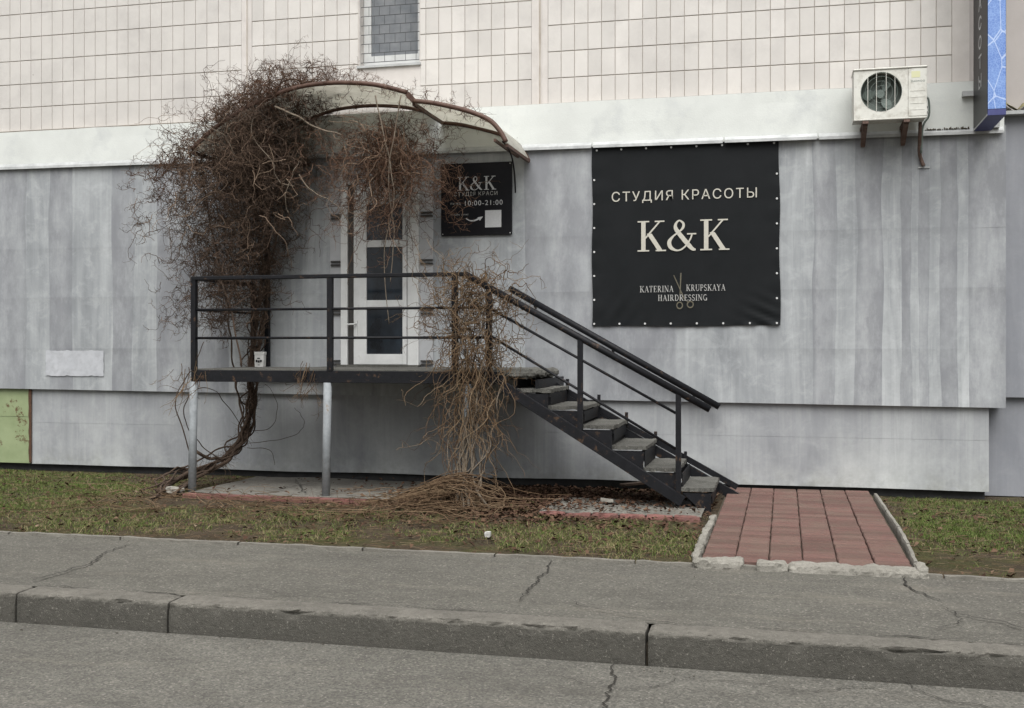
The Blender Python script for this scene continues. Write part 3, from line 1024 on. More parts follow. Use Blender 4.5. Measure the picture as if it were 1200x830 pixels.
for i in range(4):
    (xa, y0_), (xb, y1_) = rx[i], rx[i + 1]
    mm = grid_mesh('s', 12, 6, lambda a, b: (xa + (xb - xa) * a + [-.02, -.018, -.012, 0.0, .012, .018, .02][round(b * 6)] + 0.006 * nz(a * 4, i, b) + 0.014,
                                           y0_ + 0.01 + (y1_ - y0_ - 0.02) * a,
                                           [-0.08, 0.035, 0.055, 0.058, 0.055, 0.035, -0.08][round(b * 6)] + 0.006 * nz(a * 5, i * 2, 3)))
    mm.build('edging_strip', M['rubble'], path)

# ================================================================== BUILDING
bld = thing('apartment_building', (-4.0, 0.5, 0.0), 'panel apartment block with cream tiled upper wall over grey sheet metal cladding', 'building')
XR = 2.11
Z_T0, TW, TH = 4.106, 0.148, 0.287
WX0, WX1, WZ0, WZ1 = ax(418), ax(491), 4.66, 6.05
# core walls
m = MB()
m.box(-26, WX0, 0.052, 6.0, 3.9, 6.9); m.box(WX1, 1.78, 0.052, 6.0, 3.9, 6.9)
m.box(WX0, WX1, 0.052, 6.0, 3.9, WZ0); m.box(WX0, WX1, 0.052, 6.0, WZ1, 6.9)
m.build('wall_backing', M['grout'], bld)
m = MB(); m.box(-26, 1.78, 0.045, 6.0, 6.9, 16)
m.build('upper_wall', M['farwall'], bld)
m = MB(); m.box(-26, 1.94, 0.14, 6.0, -0.3, 3.9)
m.build('plinth', M['plinth'], bld)
m = MB(); m.box(1.78, 26, 0.33, 6.0, 3.86, 16)
m.build('side_wall', M['beige'], bld)
m = MB(); m.box(1.62, 1.78, 0.03, 0.4, 4.108, 16)
m.build('corner_pilaster', M['joint'], bld)
# panel joints between the tiled fields (plain mortar strips)
JX = [(ax(281), ax(293)), (ax(622), ax(641)), (-14.6, -14.45)]
for a, b in JX:
    m = grid_mesh('j', 6, 40, lambda u, v: (a + (b - a) * u, 0.044 + 0.004 * nz(u * 2, v * 9) + (0.012 if 0.45 < u < 0.55 else 0), Z_T0 + 0.004 + v * 2.78))
    m.build('panel_joint', M['joint'], bld)

# facing tiles
tiles = []
def field(x0, x1, ztop, dz=0.0):
    n = round((x1 - x0) / TW)
    w = (x1 - x0) / n
    for c in range(n):
        r = 0
        while Z_T0 + dz + (r + 1) * TH <= ztop:
            cx, cz = x0 + (c + 0.5) * w, Z_T0 + dz + (r + 0.5) * TH
            xa, xb, za, zt_ = cx - w / 2, cx + w / 2, cz - TH / 2, cz + TH / 2
            parts = [(xa, xb, za, zt_)]
            if xa < WX1 and xb > WX0 and zt_ > WZ0 - 0.05 and za < WZ1:      # cut round the window
                parts = []
                if xa < WX0 - 0.02: parts.append((xa, WX0, za, zt_))
                if xb > WX1 + 0.02: parts.append((WX1, xb, za, zt_))
            for (a_, b_, c_, d_) in parts:
                tiles.append(((a_ + b_) / 2, (c_ + d_) / 2, b_ - a_, d_ - c_))
            r += 1
field(JX[0][1], JX[1][0], 6.9)
field(JX[1][1], 1.62, 6.9)
field(-14.45, JX[0][0], 6.9, 0.02)
# narrow pieces beside and under the window
for cz in (Z_T0 + 0.5 * TH, Z_T0 + 1.5 * TH):
    pass
def tile_geo(w, h):
    mm = MB()
    g = 0.0055
    a, b = w / 2 - g / 2, h / 2 - g * 0.8
    bv = 0.003
    vs = [(-a, 0.012, -b), (a, 0.012, -b), (a, 0.012, b), (-a, 0.012, b), (-a, 0.003, -b), (a, 0.003, -b), (a, 0.003, b), (-a, 0.003, b),
          (-a + bv, 0, -b + bv), (a - bv, 0, -b + bv), (a - bv, 0, b - bv), (-a + bv, 0, b - bv)]
    fs = [(8, 9, 10, 11), (4, 5, 9, 8), (5, 6, 10, 9), (6, 7, 11, 10), (7, 4, 8, 11), (0, 1, 5, 4), (1, 2, 6, 5), (2, 3, 7, 6), (3, 0, 4, 7)]
    mm.v, mm.f = vs, fs
    return mm
inview = [t for t in tiles if -9.6 < t[0] < 1.75 and t[1] < 5.9]
inview.sort(key=lambda t: -t[0])
near = set(inview[:300])
tg = tile_geo(TW, TH)
tme = bpy.data.meshes.new('tile'); tme.from_pydata(tg.v, [], tg.f); tme.materials.append(M['tile'])
rest = MB()
for t in tiles:
    sx = t[2] / TW
    yy = 0.043 + 0.0012 * nz(t[0] * 5, t[1] * 5)
    if t in near:
        o = link_mesh('tile', tme, None, bld)
        o.location = Vector((t[0], yy, t[1])) - bld.location
        o.scale = (sx, 1, t[3] / TH)
        o.rotation_euler = (0.004 * nz(t[0] * 9, t[1] * 3), 0.004 * nz(t[0] * 3, t[1] * 7, 2), 0.006 * nz(t[0] * 5, t[1] * 9, 5))
    else:
        rest.add([(v[0] * sx + t[0], v[1] + yy, v[2] + t[1]) for v in tg.v], tg.f)
rest.build('tiles', M['tile'], bld)['kind'] = 'stuff'
# cement patch around the window sill
m = MB(); m.box(WX0 - 0.0, WX1 + 0.0, 0.046, 0.06, WZ0 - 0.27, WZ0 - 0.0)
m.build('sill_render', M['joint'], bld)

# window with security grille
win = MB().box(WX0, WX1, 0.245, 0.3, WZ0, WZ1).build('window', M['plinth'], bld)
MB().box(WX0, WX0 + 0.012, 0.053, 0.24, WZ0, WZ1).build('reveal', M['joint'], win)
MB().box(WX1 - 0.012, WX1, 0.053, 0.24, WZ0, WZ1).build('reveal', M['joint'], win)
gy = 0.19
fw = 0.065
m = MB()
m.box(WX0 + 0.012, WX0 + 0.012 + fw + 0.02, gy, gy + 0.05, WZ0 + 0.02, WZ1); m.box(WX1 - 0.012 - fw, WX1 - 0.012, gy, gy + 0.05, WZ0 + 0.02, WZ1)
m.box(WX0 + 0.012, WX1 - 0.012, gy - 0.002, gy + 0.05, WZ0 + 0.02, WZ0 + 0.14)
m.build('frame', M['pvc'], win)
m = MB(); m.box(WX0 + 0.08, WX1 - 0.06, gy + 0.03, gy + 0.04, WZ0 + 0.14, WZ1)
m.build('pane', M['wglass'], win)
m = MB(); m.box(WX0, WX1, 0.2, 5.9, WZ1, WZ1 + 0.01)
m.build('head', M['joint'], win)
m = MB(); m.prism([(WX0 - 0.01, 0.02, WZ0 - 0.03), (WX0 - 0.01, 0.02, WZ0 - 0.005), (WX0 - 0.01, 0.2, WZ0 + 0.025), (WX0 - 0.01, 0.2, WZ0 - 0.03)], (WX1 - WX0 + 0.02, 0, 0))
m.build('sill', M['flash'], win)
gb = 0.105
z = WZ0 + 0.05
r = 0
while z < 6.0:
    mm = MB(); mm.tube([(WX0 + 0.012, gy - 0.08, z), (WX1 - 0.012, gy - 0.08, z)], 0.0042, 6)
    mm.build('grille_bar', M['grille'], win)
    for c in range(6):
        xx = WX0 + 0.012 + 0.125 * (c + (0.5 if r % 2 else 0.0)) + 0.03
        if WX0 + 0.03 < xx < WX1 - 0.03:
            mm = MB(); mm.tube([(xx, gy - 0.08, z + 0.004), (xx, gy - 0.08, z + gb - 0.004)], 0.003, 5)
            mm.build('grille_rod', M['grille'], win)
    z += gb; r += 1

# white band and its drip flashing
m = grid_mesh('band', 90, 4, lambda a, b: ((lambda x: (x, -0.03 + 0.004 * nz(x * 1.2, b * 2) , 3.63 + 0.004 + b * (Z_T0 - 3.634) + (0.012 * nz(x * 2.2, 4) if b == 1 else 0) - (0.006 * (x + 4) if b == 0 else 0)))(-24 + a * (XR + 24 - 0.02))))
m.v += [(-24, 0.06, Z_T0 + 0.002), (XR - 0.02, 0.06, Z_T0 + 0.002)]
band = m.build('white_band', M['band'], bld)
m = grid_mesh('bt', 90, 1, lambda a, b: ((lambda x: (x, -0.03 + 0.004 * nz(x * 1.2, 2) + b * 0.09, Z_T0 + 0.001 + 0.012 * nz(x * 2.2, 4)))(-24 + a * (XR + 24 - 0.02))))
m.build('band_top', M['grout'], bld)
def zlip(x): return 3.625 - 0.0062 * (x + 2.5)
for (xa, xb, out) in [(-24, -10.2, 0.045), (-10.18, -6.2, 0.045), (-6.18, -2.0, 0.05), (-1.98, -0.62, 0.06), (-0.60, 0.32, 0.075), (0.34, 2.08, 0.055)]:
    mm = MB()
    for (x0, x1) in ((xa, xb),):
        pts = [(x0, -0.028, zlip(x0) + 0.05), (x0, -out, zlip(x0) + 0.012), (x0, -out - 0.002, zlip(x0) - 0.018), (x0, -out + 0.002, zlip(x0) - 0.018), (x0, -out + 0.004, zlip(x0) + 0.008), (x0, 0.03, zlip(x0) + 0.03)]
        q = [(x1, p[1], p[2] - zlip(x0) + zlip(x1)) for p in pts]
        n = len(pts)
        mm.add(pts + q, [(i, (i + 1) % n, n + (i + 1) % n, n + i) for i in range(n)] + [tuple(range(n))[::-1], tuple(range(n, 2 * n))])
    mm.build('drip_flashing', M['flash'], bld)

# grey sheet cladding, every sheet its own piece
def zb(x): return 0.902 - 0.0076 * x
def dent(x, z): return 0.006 * nz(x * 0.8, z * 1.1, 2) + 0.0035 * nz(x * 2.3, z * 2.9, 6) + 0.001 * nz(x * 7, z * 7, 1)
cx_ = [-20, -16.5, -13, -9.7, -6.05, -2.78, 0.315, XR]
for c in range(len(cx_) - 1):
    zr = [None, 1.47 + 0.03 * nz(c * 2.2), 2.08 + 0.03 * nz(c * 3.1, 2), 2.68 + 0.02 * nz(c * 1.3, 5), 3.66]
    for r in range(4):
        x0, x1 = cx_[c] - (0.012 if c else 0), cx_[c + 1]
        yo = 0.0025 if c % 2 else 0.0
        def f(a, b):
            x = x0 + (x1 - x0) * a
            z0 = zb(x) if r == 0 else zr[r] - 0.014
            z1 = zr[r + 1]
            z = z0 + (z1 - z0) * b
            crease = -0.008 * math.exp(-((1 - b) * (z1 - z0) / 0.04) ** 2) * (0.5 + nz(x * 0.7, r, 3))
            return (x, yo + dent(x, z) - 0.0022 * (1 - b) + crease, z)
        mm = grid_mesh('s', 26, 10, f)
        # sheet edge returns a little at the bottom
        n0 = len(mm.v)
        if r == 0:
            lip = MB()
            for i in range(27):
                v = mm.v[i]; lip.v += [(v[0], v[1] + 0.001, v[2] + 0.001), (v[0], 0.1, v[2] + 0.003)]
            lip.f = [(2 * i, 2 * i + 1, 2 * i + 3, 2 * i + 2) for i in range(26)]
            lip.build('sheet_lip', M['clad_side'], bld)
        mm.build('cladding_sheet', M['clad_up'], bld, smooth=True)
m = MB(); m.box(XR - 0.004, XR, 0.01, 0.3, zb(XR) + 0.002, 3.62)
m.build('corner_return', M['clad_side'], bld)
lx = [-20, -14.5, ax(37, -0.05)]
cl = [ax(37, -0.05), -5.4, -2.1, 1.964]
for c in range(3):
    for r in range(2):
        x0, x1 = cl[c] - (0.01 if c else 0), cl[c + 1]
        yo = 0.055 + (0.003 if c % 2 else 0)
        def f(a, b):
            x = x0 + (x1 - x0) * a
            z0 = (0.055 + 0.012 * nz(x * 0.8, 3)) if r == 0 else 0.56
            z1 = 0.575 if r == 0 else zb(x) + 0.06
            z = z0 + (z1 - z0) * b
            return (x, yo + dent(x + 20, z) - 0.0015 * (1 - b), z)
        grid_mesh('s', 26, 6, f).build('lower_sheet', M['clad_low'], bld, smooth=True)
m = MB(); m.box(1.960, 1.964, 0.06, 0.33, 0.06, 0.9)
m.build('corner_return', M['clad_side'], bld)
# green painted hatch sheets with rusty edge at the far left
gx1 = ax(36, -0.05)
for (z0, z1) in ((0.06, 0.635), (0.63, 0.98)):
    def f(a, b):
        x = -16 + (gx1 + 16) * a
        z = z0 + (z1 - z0) * b
        return (x, 0.05 + dent(x + 40, z) * 0.8 - 0.004 * (1 - b), z)
    grid_mesh('g', 60, 6, f).build('green_sheet', M['green'], bld, smooth=True)
mm = MB()
n = 40
vs = []
for i in range(n + 1):
    z = 0.07 + (0.97 - 0.07) * i / n
    w = 0.012 + 0.02 * max(0, nz(z * 7, 2.2)) + (0.03 * max(0, nz(z * 3, 9)))
    vs += [(gx1 - w, 0.036, z), (gx1 + 0.022, 0.036, z)]
mm.v = vs; mm.f = [(2 * i, 2 * i + 1, 2 * i + 3, 2 * i + 2) for i in range(n)]
mm.build('rust_edge', M['rust'], bld)
# patch of fresh paint
a, b = at(54, 411), at(122, 441)
mm = grid_mesh('p', 30, 12, lambda u, v: ((lambda x, z: (x, dent(x, z) - 0.0105, z))(a[0] + (b[0] - a[0]) * u + (0.012 * nz(v * 9, 3) if u in (0, 1) else 0), b[2] + (a[2] - b[2]) * v + (0.014 * nz(u * 12, 5) if v in (0, 1) else 0))))
mm.build('paint_patch', M['patch'], bld)
# recessed part to the right
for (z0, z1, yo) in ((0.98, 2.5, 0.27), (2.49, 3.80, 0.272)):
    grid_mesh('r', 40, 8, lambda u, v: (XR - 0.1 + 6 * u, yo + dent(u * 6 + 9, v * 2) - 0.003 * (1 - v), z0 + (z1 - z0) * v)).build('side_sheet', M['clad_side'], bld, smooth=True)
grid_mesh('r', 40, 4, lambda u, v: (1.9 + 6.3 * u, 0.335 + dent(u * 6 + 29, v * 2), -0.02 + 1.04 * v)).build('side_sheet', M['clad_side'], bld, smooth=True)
m = MB(); m.box(XR - 0.02, 12, 0.16, 0.36, 3.80, 3.835)
m.build('side_ledge', M['flash'], bld)
mm = grid_mesh('m', 80, 3, lambda u, v: (XR + 4 * u, 0.20 + 0.12 * v + 0.02 * nz(u * 60, v * 2), 3.838 + max(0, 0.10 * (0.7 + nz(u * 40, v)) * math.sin(math.pi * min(1, v * 0.5 + 0.2)))))
mm.build('moss_tuft', M['moss'], bld)['kind'] = 'stuff'

# ------------------------------------------------------------------ entrance door (sits in the cladding, part of the building)
DZ0, DZ1 = 1.272, 3.36
xj0, xj1, xl0, xl1, xr1 = ax(401), ax(409), ax(416), ax(478), ax(492)
door = MB().box(xj0 - 0.14, xr1 + 0.16, -0.016, -0.012, DZ0 - 0.01, DZ1 + 0.1).build('door', M['surround'], bld)
m = MB()
m.box(xj0, xj1, -0.05, -0.014, DZ0, DZ1 + 0.04); m.box(xl1 + 0.01, xr1, -0.05, -0.014, DZ0, DZ1 + 0.04); m.box(xj1, xl1 + 0.01, -0.049, -0.014, DZ1 - 0.05, DZ1 + 0.038)
m.build('frame', M['pvc'], door, bevel=0.004)
m = MB(); m.box(xj1, xl0 + 0.005, -0.022, -0.0165, DZ0, DZ1 - 0.05)  # flat dark strip painted in for the shaded recess beside the leaf
m.build('gap', M['hinge'], door)
zr_ = [(1.404, 1.93), (2.007, 2.60), (2.678, 3.08)]
px0, px1 = ax(431), ax(474) - 0.01
m = MB()
m.box(xl0, px0, -0.042, -0.017, DZ0 + 0.015, DZ1 - 0.05); m.box(px1, xl1, -0.042, -0.017, DZ0 + 0.015, DZ1 - 0.05)
zz = [DZ0 + 0.015] + [v for p in zr_ for v in p] + [DZ1 - 0.05]
for i in range(0, 8, 2):
    m.box(px0, px1, -0.041, -0.017, zz[i], zz[i + 1])
m.build('leaf', M['pvc'], door, bevel=0.003)
for z0, z1 in zr_:
    MB().box(px0 - 0.002, px1 + 0.002, -0.024, -0.019, z0 - 0.002, z1 + 0.002).build('pane', M['glass'], door)
m = MB(); hz = 1.62
m.box(xl0 + 0.02, xl0 + 0.05, -0.052, -0.042, hz - 0.02, hz + 0.16); m.tube([(xl0 + 0.035, -0.05, hz + 0.12), (xl0 + 0.035, -0.085, hz + 0.12), (xl0 - 0.06, -0.088, hz + 0.115)], 0.009, 8)
m.build('handle', M['pvc'], door)
for yy in (253, 308, 366, 425):
    for xa, xb in ((ax(389), ax(402)), (ax(494), ax(508))):
        zc = at(450, yy)[2]
        mm = MB(); mm.box(xa, xb, -0.04, -0.0165, zc - 0.028, zc - 0.010); mm.box(xa, xb, -0.04, -0.0165, zc + 0.010, zc + 0.028)
        mm.build('hinge', M['hinge'], door)
m = MB(); m.box(xj0 - 0.02, xr1 + 0.02, -0.12, -0.014, DZ0 - 0.012, DZ0 + 0.012)
m.build('threshold', M['step'], door)

# ================================================================== CANOPY over the entrance
CD = 1.05
pf1 = [(225, 176), (250, 152), (285, 129), (320, 113), (345, 104), (370, 99.5), (400, 97.5), (440, 100), (477, 109)]
pf2 = [(484, 119), (505, 121), (530, 126), (552, 132), (573, 141), (585, 153), (593, 167)]
def prof_pts(pf):
    q = catmull([(at(x, y, CD)[0], at(x, y, CD)[2]) for x, y in pf], 4)
    return q
PR1, PR2 = prof_pts(pf1), prof_pts(pf2)
can = thing('entrance_canopy', (-4.4, 0.0, 3.6), 'arched brown framed canopy of dull cream plastic over the entrance door', 'canopy')
for PRF in (PR1, PR2):
    n = len(PRF) - 1
    mm = grid_mesh('c', n, 6, lambda a, b: (PRF[round(a * n)][0], -CD + 0.03 + (CD - 0.05) * b, PRF[round(a * n)][1] + 0.012 * nz(a * 4, b * 2, 3)))
    nv = len(mm.v)
    mm.v += [(v[0], v[1], v[2] + 0.008) for v in mm.v]
    mm.f += [tuple(i + nv for i in f)[::-1] for f in mm.f]
    mm.build('roof_sheet', M['poly'], can, smooth=True)
    for yy in (-CD, -0.035):
        MB().tube([(p[0], yy, p[1] + (0.005 if yy < -0.5 else -0.02)) for p in PRF], 0.024 if yy < -0.5 else 0.02, 8).build('arch', M['brown_metal'], can, smooth=True)
# purlins running out from the wall
for PRF, ks in ((PR1, (0, -1)), (PR2, (0, -1))):
    for k in ks:
        p = PRF[k]
        MB().bar((p[0], -CD + 0.02, p[1] - 0.025), (p[0], -0.04, p[1] - 0.025), 0.03, 0.03).build('purlin', M['brown_metal'], can)
a, b = PR1[-1], PR2[0]
MB().bar((a[0], -CD + 0.02, a[1] - 0.005), (b[0] + 0.01, -CD + 0.02, b[1]), 0.05, 0.05).build('joint_plate', M['brown_metal'], can)
# tie beam on the wall and rear post
MB().bar((PR1[0][0], -0.03, PR1[0][1] - 0.03), (PR1[0][0] + 0.9, -0.03, PR1[0][1] - 0.03), 0.03, 0.04).build('wall_rail', M['brown_metal'], can)
MB().box(ax(311, .1), ax(316, .1), -0.13, -0.08, 1.26, 3.75).build('post', M['black_metal'], can)
MB().bar((PR2[-1][0] - 0.12, -CD + 0.01, PR2[-1][1] + 0.03), (PR2[-1][0] - 0.12, -0.04, PR2[-1][1] + 0.03), 0.02, 0.03).build('edge_strip', M['brown_metal'], can)
# cable hanging from the canopy edge
c0 = at(589, 166, 0.9)
pts = [(c0[0], -0.9, c0[2]), at(594, 172, 0.8), at(600, 185, 0.6), at(603, 205, 0.4), at(604, 226, 0.3)]
tag(MB().tube(catmull(pts, 5), 0.009, 6).build('cable', M['black_metal'], None, smooth=True), 'short black cable hanging loose from the right edge of the canopy', 'cable')

# ================================================================== SIGNS
# large banner
p00, p11 = at(694, 383, 0.02), at(913, 168, 0.02)
bx0, bx1, bz0 = p00[0], p11[0], at(800, 382, 0.02)[2]
bz1 = 3.615
ban = thing('banner', ((bx0 + bx1) / 2, -0.02, bz0), 'large black vinyl banner with cream beauty studio lettering fixed to grey cladding', 'banner')
def bany(x, z):
    u, v = (x - bx0) / (bx1 - bx0), (z - bz0) / (bz1 - bz0)
    e = 0.004 * math.sin(u * 50) * math.exp(-v * 18) + 0.003 * math.sin(v * 48) * (math.exp(-u * 22) + math.exp(-(1 - u) * 22))
    cr = 0.010 * math.exp(-((u - 0.93) ** 2 + (v - 0.03) ** 2) / 0.012) * math.sin((u * 1.2 + v * 2.6) * 36)
    cr2 = 0.005 * math.exp(-((u - 0.15) ** 2 + (v - 0.04) ** 2) / 0.015) * math.sin((u * 2.2 - v * 1.4) * 30)
    return -0.02 + e + cr + cr2 + 0.0025 * nz(u * 3, v * 3, 2)
def banpt(a, b):
    x = bx0 + (bx1 - bx0) * a
    top = bz1 + 0.0 - 0.003 * a
    bot = bz0 + 0.012 * a * 0 + 0.006 * math.sin(a * 9)
    z = bot + (top - bot) * b
    x += (0.006 * math.sin(b * 12) - 0.012 * (1 - b) * (1 if a > 0.5 else 0) * -1) * (1 if a in (0, 1) else 0)
    return (x, bany(x, z), z)
mm = grid_mesh('b', 70, 60, banpt)
mm.build('sheet', M['banner'], ban, smooth=True)
gm = MB(); gm.tube([(0, 0, 0), (0, -0.004, 0)], 0.011, 10)
gme = bpy.data.meshes.new('grommet'); gme.from_pydata(gm.v, [], gm.f); gme.materials.append(M['grommet'])
def grom(x, z):
    o = link_mesh('grommet', gme, None, ban)
    o.location = Vector((x, bany(x, z) - 0.004, z)) - ban.location
for i in range(8):
    f = i / 7
    if i < 7:
        zz = bz0 + 0.025 + (bz1 - bz0 - 0.12) * f
        grom(bx0 + 0.022, zz); grom(bx1 - 0.022, zz)
    if 0 < i < 7:
        grom(bx0 + 0.022 + (bx1 - bx0 - 0.044) * f, bz0 + 0.025)
    grom(bx0 + 0.05 + (bx1 - bx0 - 0.1) * f, bz1 - 0.035)
def bz(y): return at(802, y, 0.02)[2]
def bxx(x): return at(x, 300, 0.02)[0]
ty = -0.028
text_part('СТУДИЯ КРАСОТЫ', bxx(887) - bxx(717), (bxx(717) + bxx(887)) / 2, bz(229.5), ty, M['ink'], ban, 'lettering', 0.0)
serif_text('K&K', bz(258) - bz(294), (bxx(745) + bxx(855)) / 2, bz(276), ty, M['ink'], ban, 'lettering', 0.04, 0.0, 1.06)
serif_text('KATERINA', 0.066, (bxx(750) + bxx(789)) / 2, bz(338.5), ty, M['ink_dim'], ban, 'lettering', 0.09, 0, 1, bxx(789.5) - bxx(750))
serif_text('KRUPSKAYA', 0.066, (bxx(804) + bxx(850)) / 2, bz(337.5), ty, M['ink_dim'], ban, 'lettering', 0.09, 0, 1, bxx(850) - bxx(804))
serif_text('HAIRDRESSING', 0.064, (bxx(771) + bxx(829)) / 2, bz(349), ty, M['ink_dim'], ban, 'lettering', 0.09, 0, 1, bxx(829) - bxx(771))
# printed scissors
mm = MB()
A = lambda x, y: (bxx(x), ty + 0.002, bz(y))
mm.add([A(789, 322.5), A(790.2, 322.5), A(803, 351), A(801.6, 351)], [(0, 1, 2, 3)])
mm.add([(p[0], p[1] - 0.0006, p[2]) for p in (A(797.2, 320), A(798.8, 320), A(797.2, 352), A(796.2, 352))], [(0, 1, 2, 3)])
def ring(cx, cy, rx, ry, lift):
    n = 18
    v = []
    for i in range(n):
        a_ = 2 * math.pi * i / n
        for f_ in (1.0, 0.66):
            p = A(cx + rx * f_ * math.cos(a_), cy + ry * f_ * math.sin(a_))
            v.append((p[0], p[1] - lift, p[2]))
    mm.add(v, [(2 * i, 2 * i + 1, (2 * i + 3) % (2 * n), (2 * i + 2) % (2 * n)) for i in range(n)])
ring(796.5, 358, 4, 4.6, 0.001); ring(809, 357, 4.2, 4.4, 0.0012)
mm.add([(p[0], p[1] - 0.0014, p[2]) for p in (A(802, 350), A(803, 350), A(806.5, 354), A(805.5, 354.5))], [(0, 1, 2, 3)])
mm.build('scissors_print', M['ink_gold'], ban)

# small sign beside the door
q0, q1 = at(517, 276, 0.03), at(600, 190, 0.03)
sx0, sx1, sz0, sz1 = q0[0], q1[0], at(558, 276, .03)[2], at(558, 191, .03)[2]
sg = thing('door_sign', ((sx0 + sx1) / 2, -0.02, sz0), 'small black square sign with white opening hours beside the entrance door', 'sign')
MB().box(sx0, sx1, -0.034, -0.018, sz0, sz1).build('board', M['sign'], sg, bevel=0.002)
SX = lambda x: at(x, 250, 0.035)[0]
SZ = lambda y: at(558, y, 0.035)[2]
ty = -0.0365
serif_text('K&K', SZ(207) - SZ(223), (SX(534) + SX(583)) / 2, SZ(215), ty, M['ink_white'], sg, 'lettering', 0.03, 0, 1.06)
text_part('СТУДІЯ КРАСИ', SX(583) - SX(532), (SX(532) + SX(583)) / 2, SZ(227.5), ty, M['ink_dim'], sg, 'lettering', 0.0)
text_part('10:00-21:00', SX(589) - SX(545), (SX(545) + SX(589)) / 2, SZ(238), ty, M['ink_white'], sg, 'lettering', 0.0)
text_part('пн-нд', SX(540) - SX(528), (SX(528) + SX(540)) / 2, SZ(238.5), ty, M['ink_dim'], sg, 'lettering')
text_part('онлайн запис', SX(549) - SX(528), (SX(528) + SX(549)) / 2, SZ(251), ty, M['ink_dim'], sg, 'lettering')
arr = catmull([(546, 256), (551, 258.5), (556, 258.5), (561, 256.5)], 5)
mm = MB()
for i in range(len(arr) - 1):
    (xa, ya_), (xb, yb_) = arr[i], arr[i + 1]
    w0, w1 = 0.5 + 0.6 * i / len(arr), 0.5 + 0.6 * (i + 1) / len(arr)
    mm.add([(SX(xa), ty, SZ(ya_ + w0)), (SX(xb), ty, SZ(yb_ + w1)), (SX(xb), ty, SZ(yb_ - w1)), (SX(xa), ty, SZ(ya_ - w0))], [(0, 1, 2, 3)])
mm.add([(SX(559.5), ty - 0.0005, SZ(255)), (SX(566), ty - 0.0005, SZ(254)), (SX(562.5), ty - 0.0005, SZ(259))], [(0, 1, 2)])
mm.build('arrow_print', M['ink_white'], sg)
MB().quad((SX(568.5), ty, SZ(267)), (SX(587.5), ty, SZ(267)), (SX(587.5), ty, SZ(247)), (SX(568.5), ty, SZ(247))).build('blank_sticker', M['ink_white'], sg)
for xx in (sx0 + 0.02, sx1 - 0.02):
    for zz in (sz0 + 0.02, sz1 - 0.02):
        MB().tube([(xx, -0.034, zz), (xx, -0.037, zz)], 0.006, 8).build('screw', M['grommet'], sg)

# projecting blue and black box sign at the right
bsx, bsz = 1.80, 3.60
bs = thing('projecting_sign', (bsx + 0.08, -0.1, bsz), 'tall projecting box sign with black side and blue crackled front edge', 'sign')
MB().box(bsx, bsx + 0.16, -0.85, -0.08, bsz + 0.012, 7.4).build('case', M['sign'], bs, bevel=0.004)
MB().box(bsx + 0.004, bsx + 0.156, -0.856, -0.851, bsz + 0.06, 7.39).build('front_panel', M['bluenet'], bs)
MB().box(bsx + 0.002, bsx + 0.158, -0.855, -0.851, bsz + 0.002, bsz + 0.056).build('front_band', M['blue_dark'], bs)
MB().box(bsx + 0.001, bsx + 0.159, -0.850, -0.08, bsz, bsz + 0.0115).build('base_panel', M['blue_dark'], bs)
MB().box(bsx - 0.003, bsx + 0.0, -0.85, -0.08, bsz - 0.001, bsz + 0.014).build('edge_trim', M['flash'], bs)
for i, ch in enumerate('ЫТОСАРК ЯИДУТС'):
    if ch == ' ':
        continue
    o = text_part(ch, 0.10, 0, 0, 0, M['ink_white'], bs, 'lettering', 0.02, 0.13)
    zc = 4.0 + i * 0.185
    for v in o.data.vertices:
        w = v.co + bs.location
        v.co = Vector((bsx - 0.002, -0.47 - w.x * 1.6, zc + w.z)) - bs.location
for zz in (3.95, 5.6, 7.1):
    MB().box(bsx - 0.10, bsx + 0.02, -0.085, -0.03, zz, zz + 0.05).build('bracket', M['flash'], bs)
MB().box(bsx + 0.16, bsx + 0.24, -0.09, 0.02, 3.63, 3.69).build('foot_plate', M['flash'], bs)

# ================================================================== AIR CONDITIONER
ax0, ax1 = 0.655, 1.325
az0, az1 = 3.705, 4.175
af, ab = -0.45, -0.15
acu = thing('air_conditioner', ((ax0 + ax1) / 2, -0.3, az0), 'cream outdoor air conditioner unit on rusty brackets below the tiled wall', 'air conditioner')
fcx, fcz, fr = ax0 + 0.255, (az0 + az1) / 2 + 0.015, 0.192
# casing: shell with round fan opening
mm = MB()
n = 40
out, inn = [], []
fx0, fx1, fz0, fz1 = ax0 + 0.001, ax1 - 0.001, az0, az1
for i in range(n):
    a_ = 2 * math.pi * i / n
    c_, s_ = math.cos(a_), math.sin(a_)
    inn.append((fcx + fr * c_, af, fcz + fr * s_))
    rx0, rx1 = fcx - fx0, (ax0 + 0.50) - fcx
    t_ = min((rx1 if c_ > 0 else rx0) / max(abs(c_), 1e-6), ((fz1 - fcz) if s_ > 0 else (fcz - fz0)) / max(abs(s_), 1e-6))
    out.append((fcx + t_ * c_, af, fcz + t_ * s_))
deep = [(p[0], af + 0.05, p[2]) for p in inn]
mm.add(out + inn + deep, [(i, (i + 1) % n, n + (i + 1) % n, n + i) for i in range(n)] + [(n + i, n + (i + 1) % n, 2 * n + (i + 1) % n, 2 * n + i) for i in range(n)])
for (cx2, cz2) in ((fx0, fz0), (fx0, fz1), (ax0 + 0.5, fz0), (ax0 + 0.5, fz1)):
    k = sorted(range(n), key=lambda i: (out[i][0] - cx2) ** 2 + (out[i][2] - cz2) ** 2)[:2]
    mm.add([(cx2, af, cz2), out[k[0]], out[k[1]]], [(0, 1, 2)])
mm.add([(ax0, af, az0), (ax1, af, az0), (ax1, ab, az0), (ax0, ab, az0), (ax0, af, az1), (ax1, af, az1), (ax1, ab, az1), (ax0, ab, az1)],
       [(0, 3, 2, 1), (4, 5, 6, 7), (1, 2, 6, 5), (2, 3, 7, 6), (3, 0, 4, 7)])
mm.build('casing', M['ac'], acu)
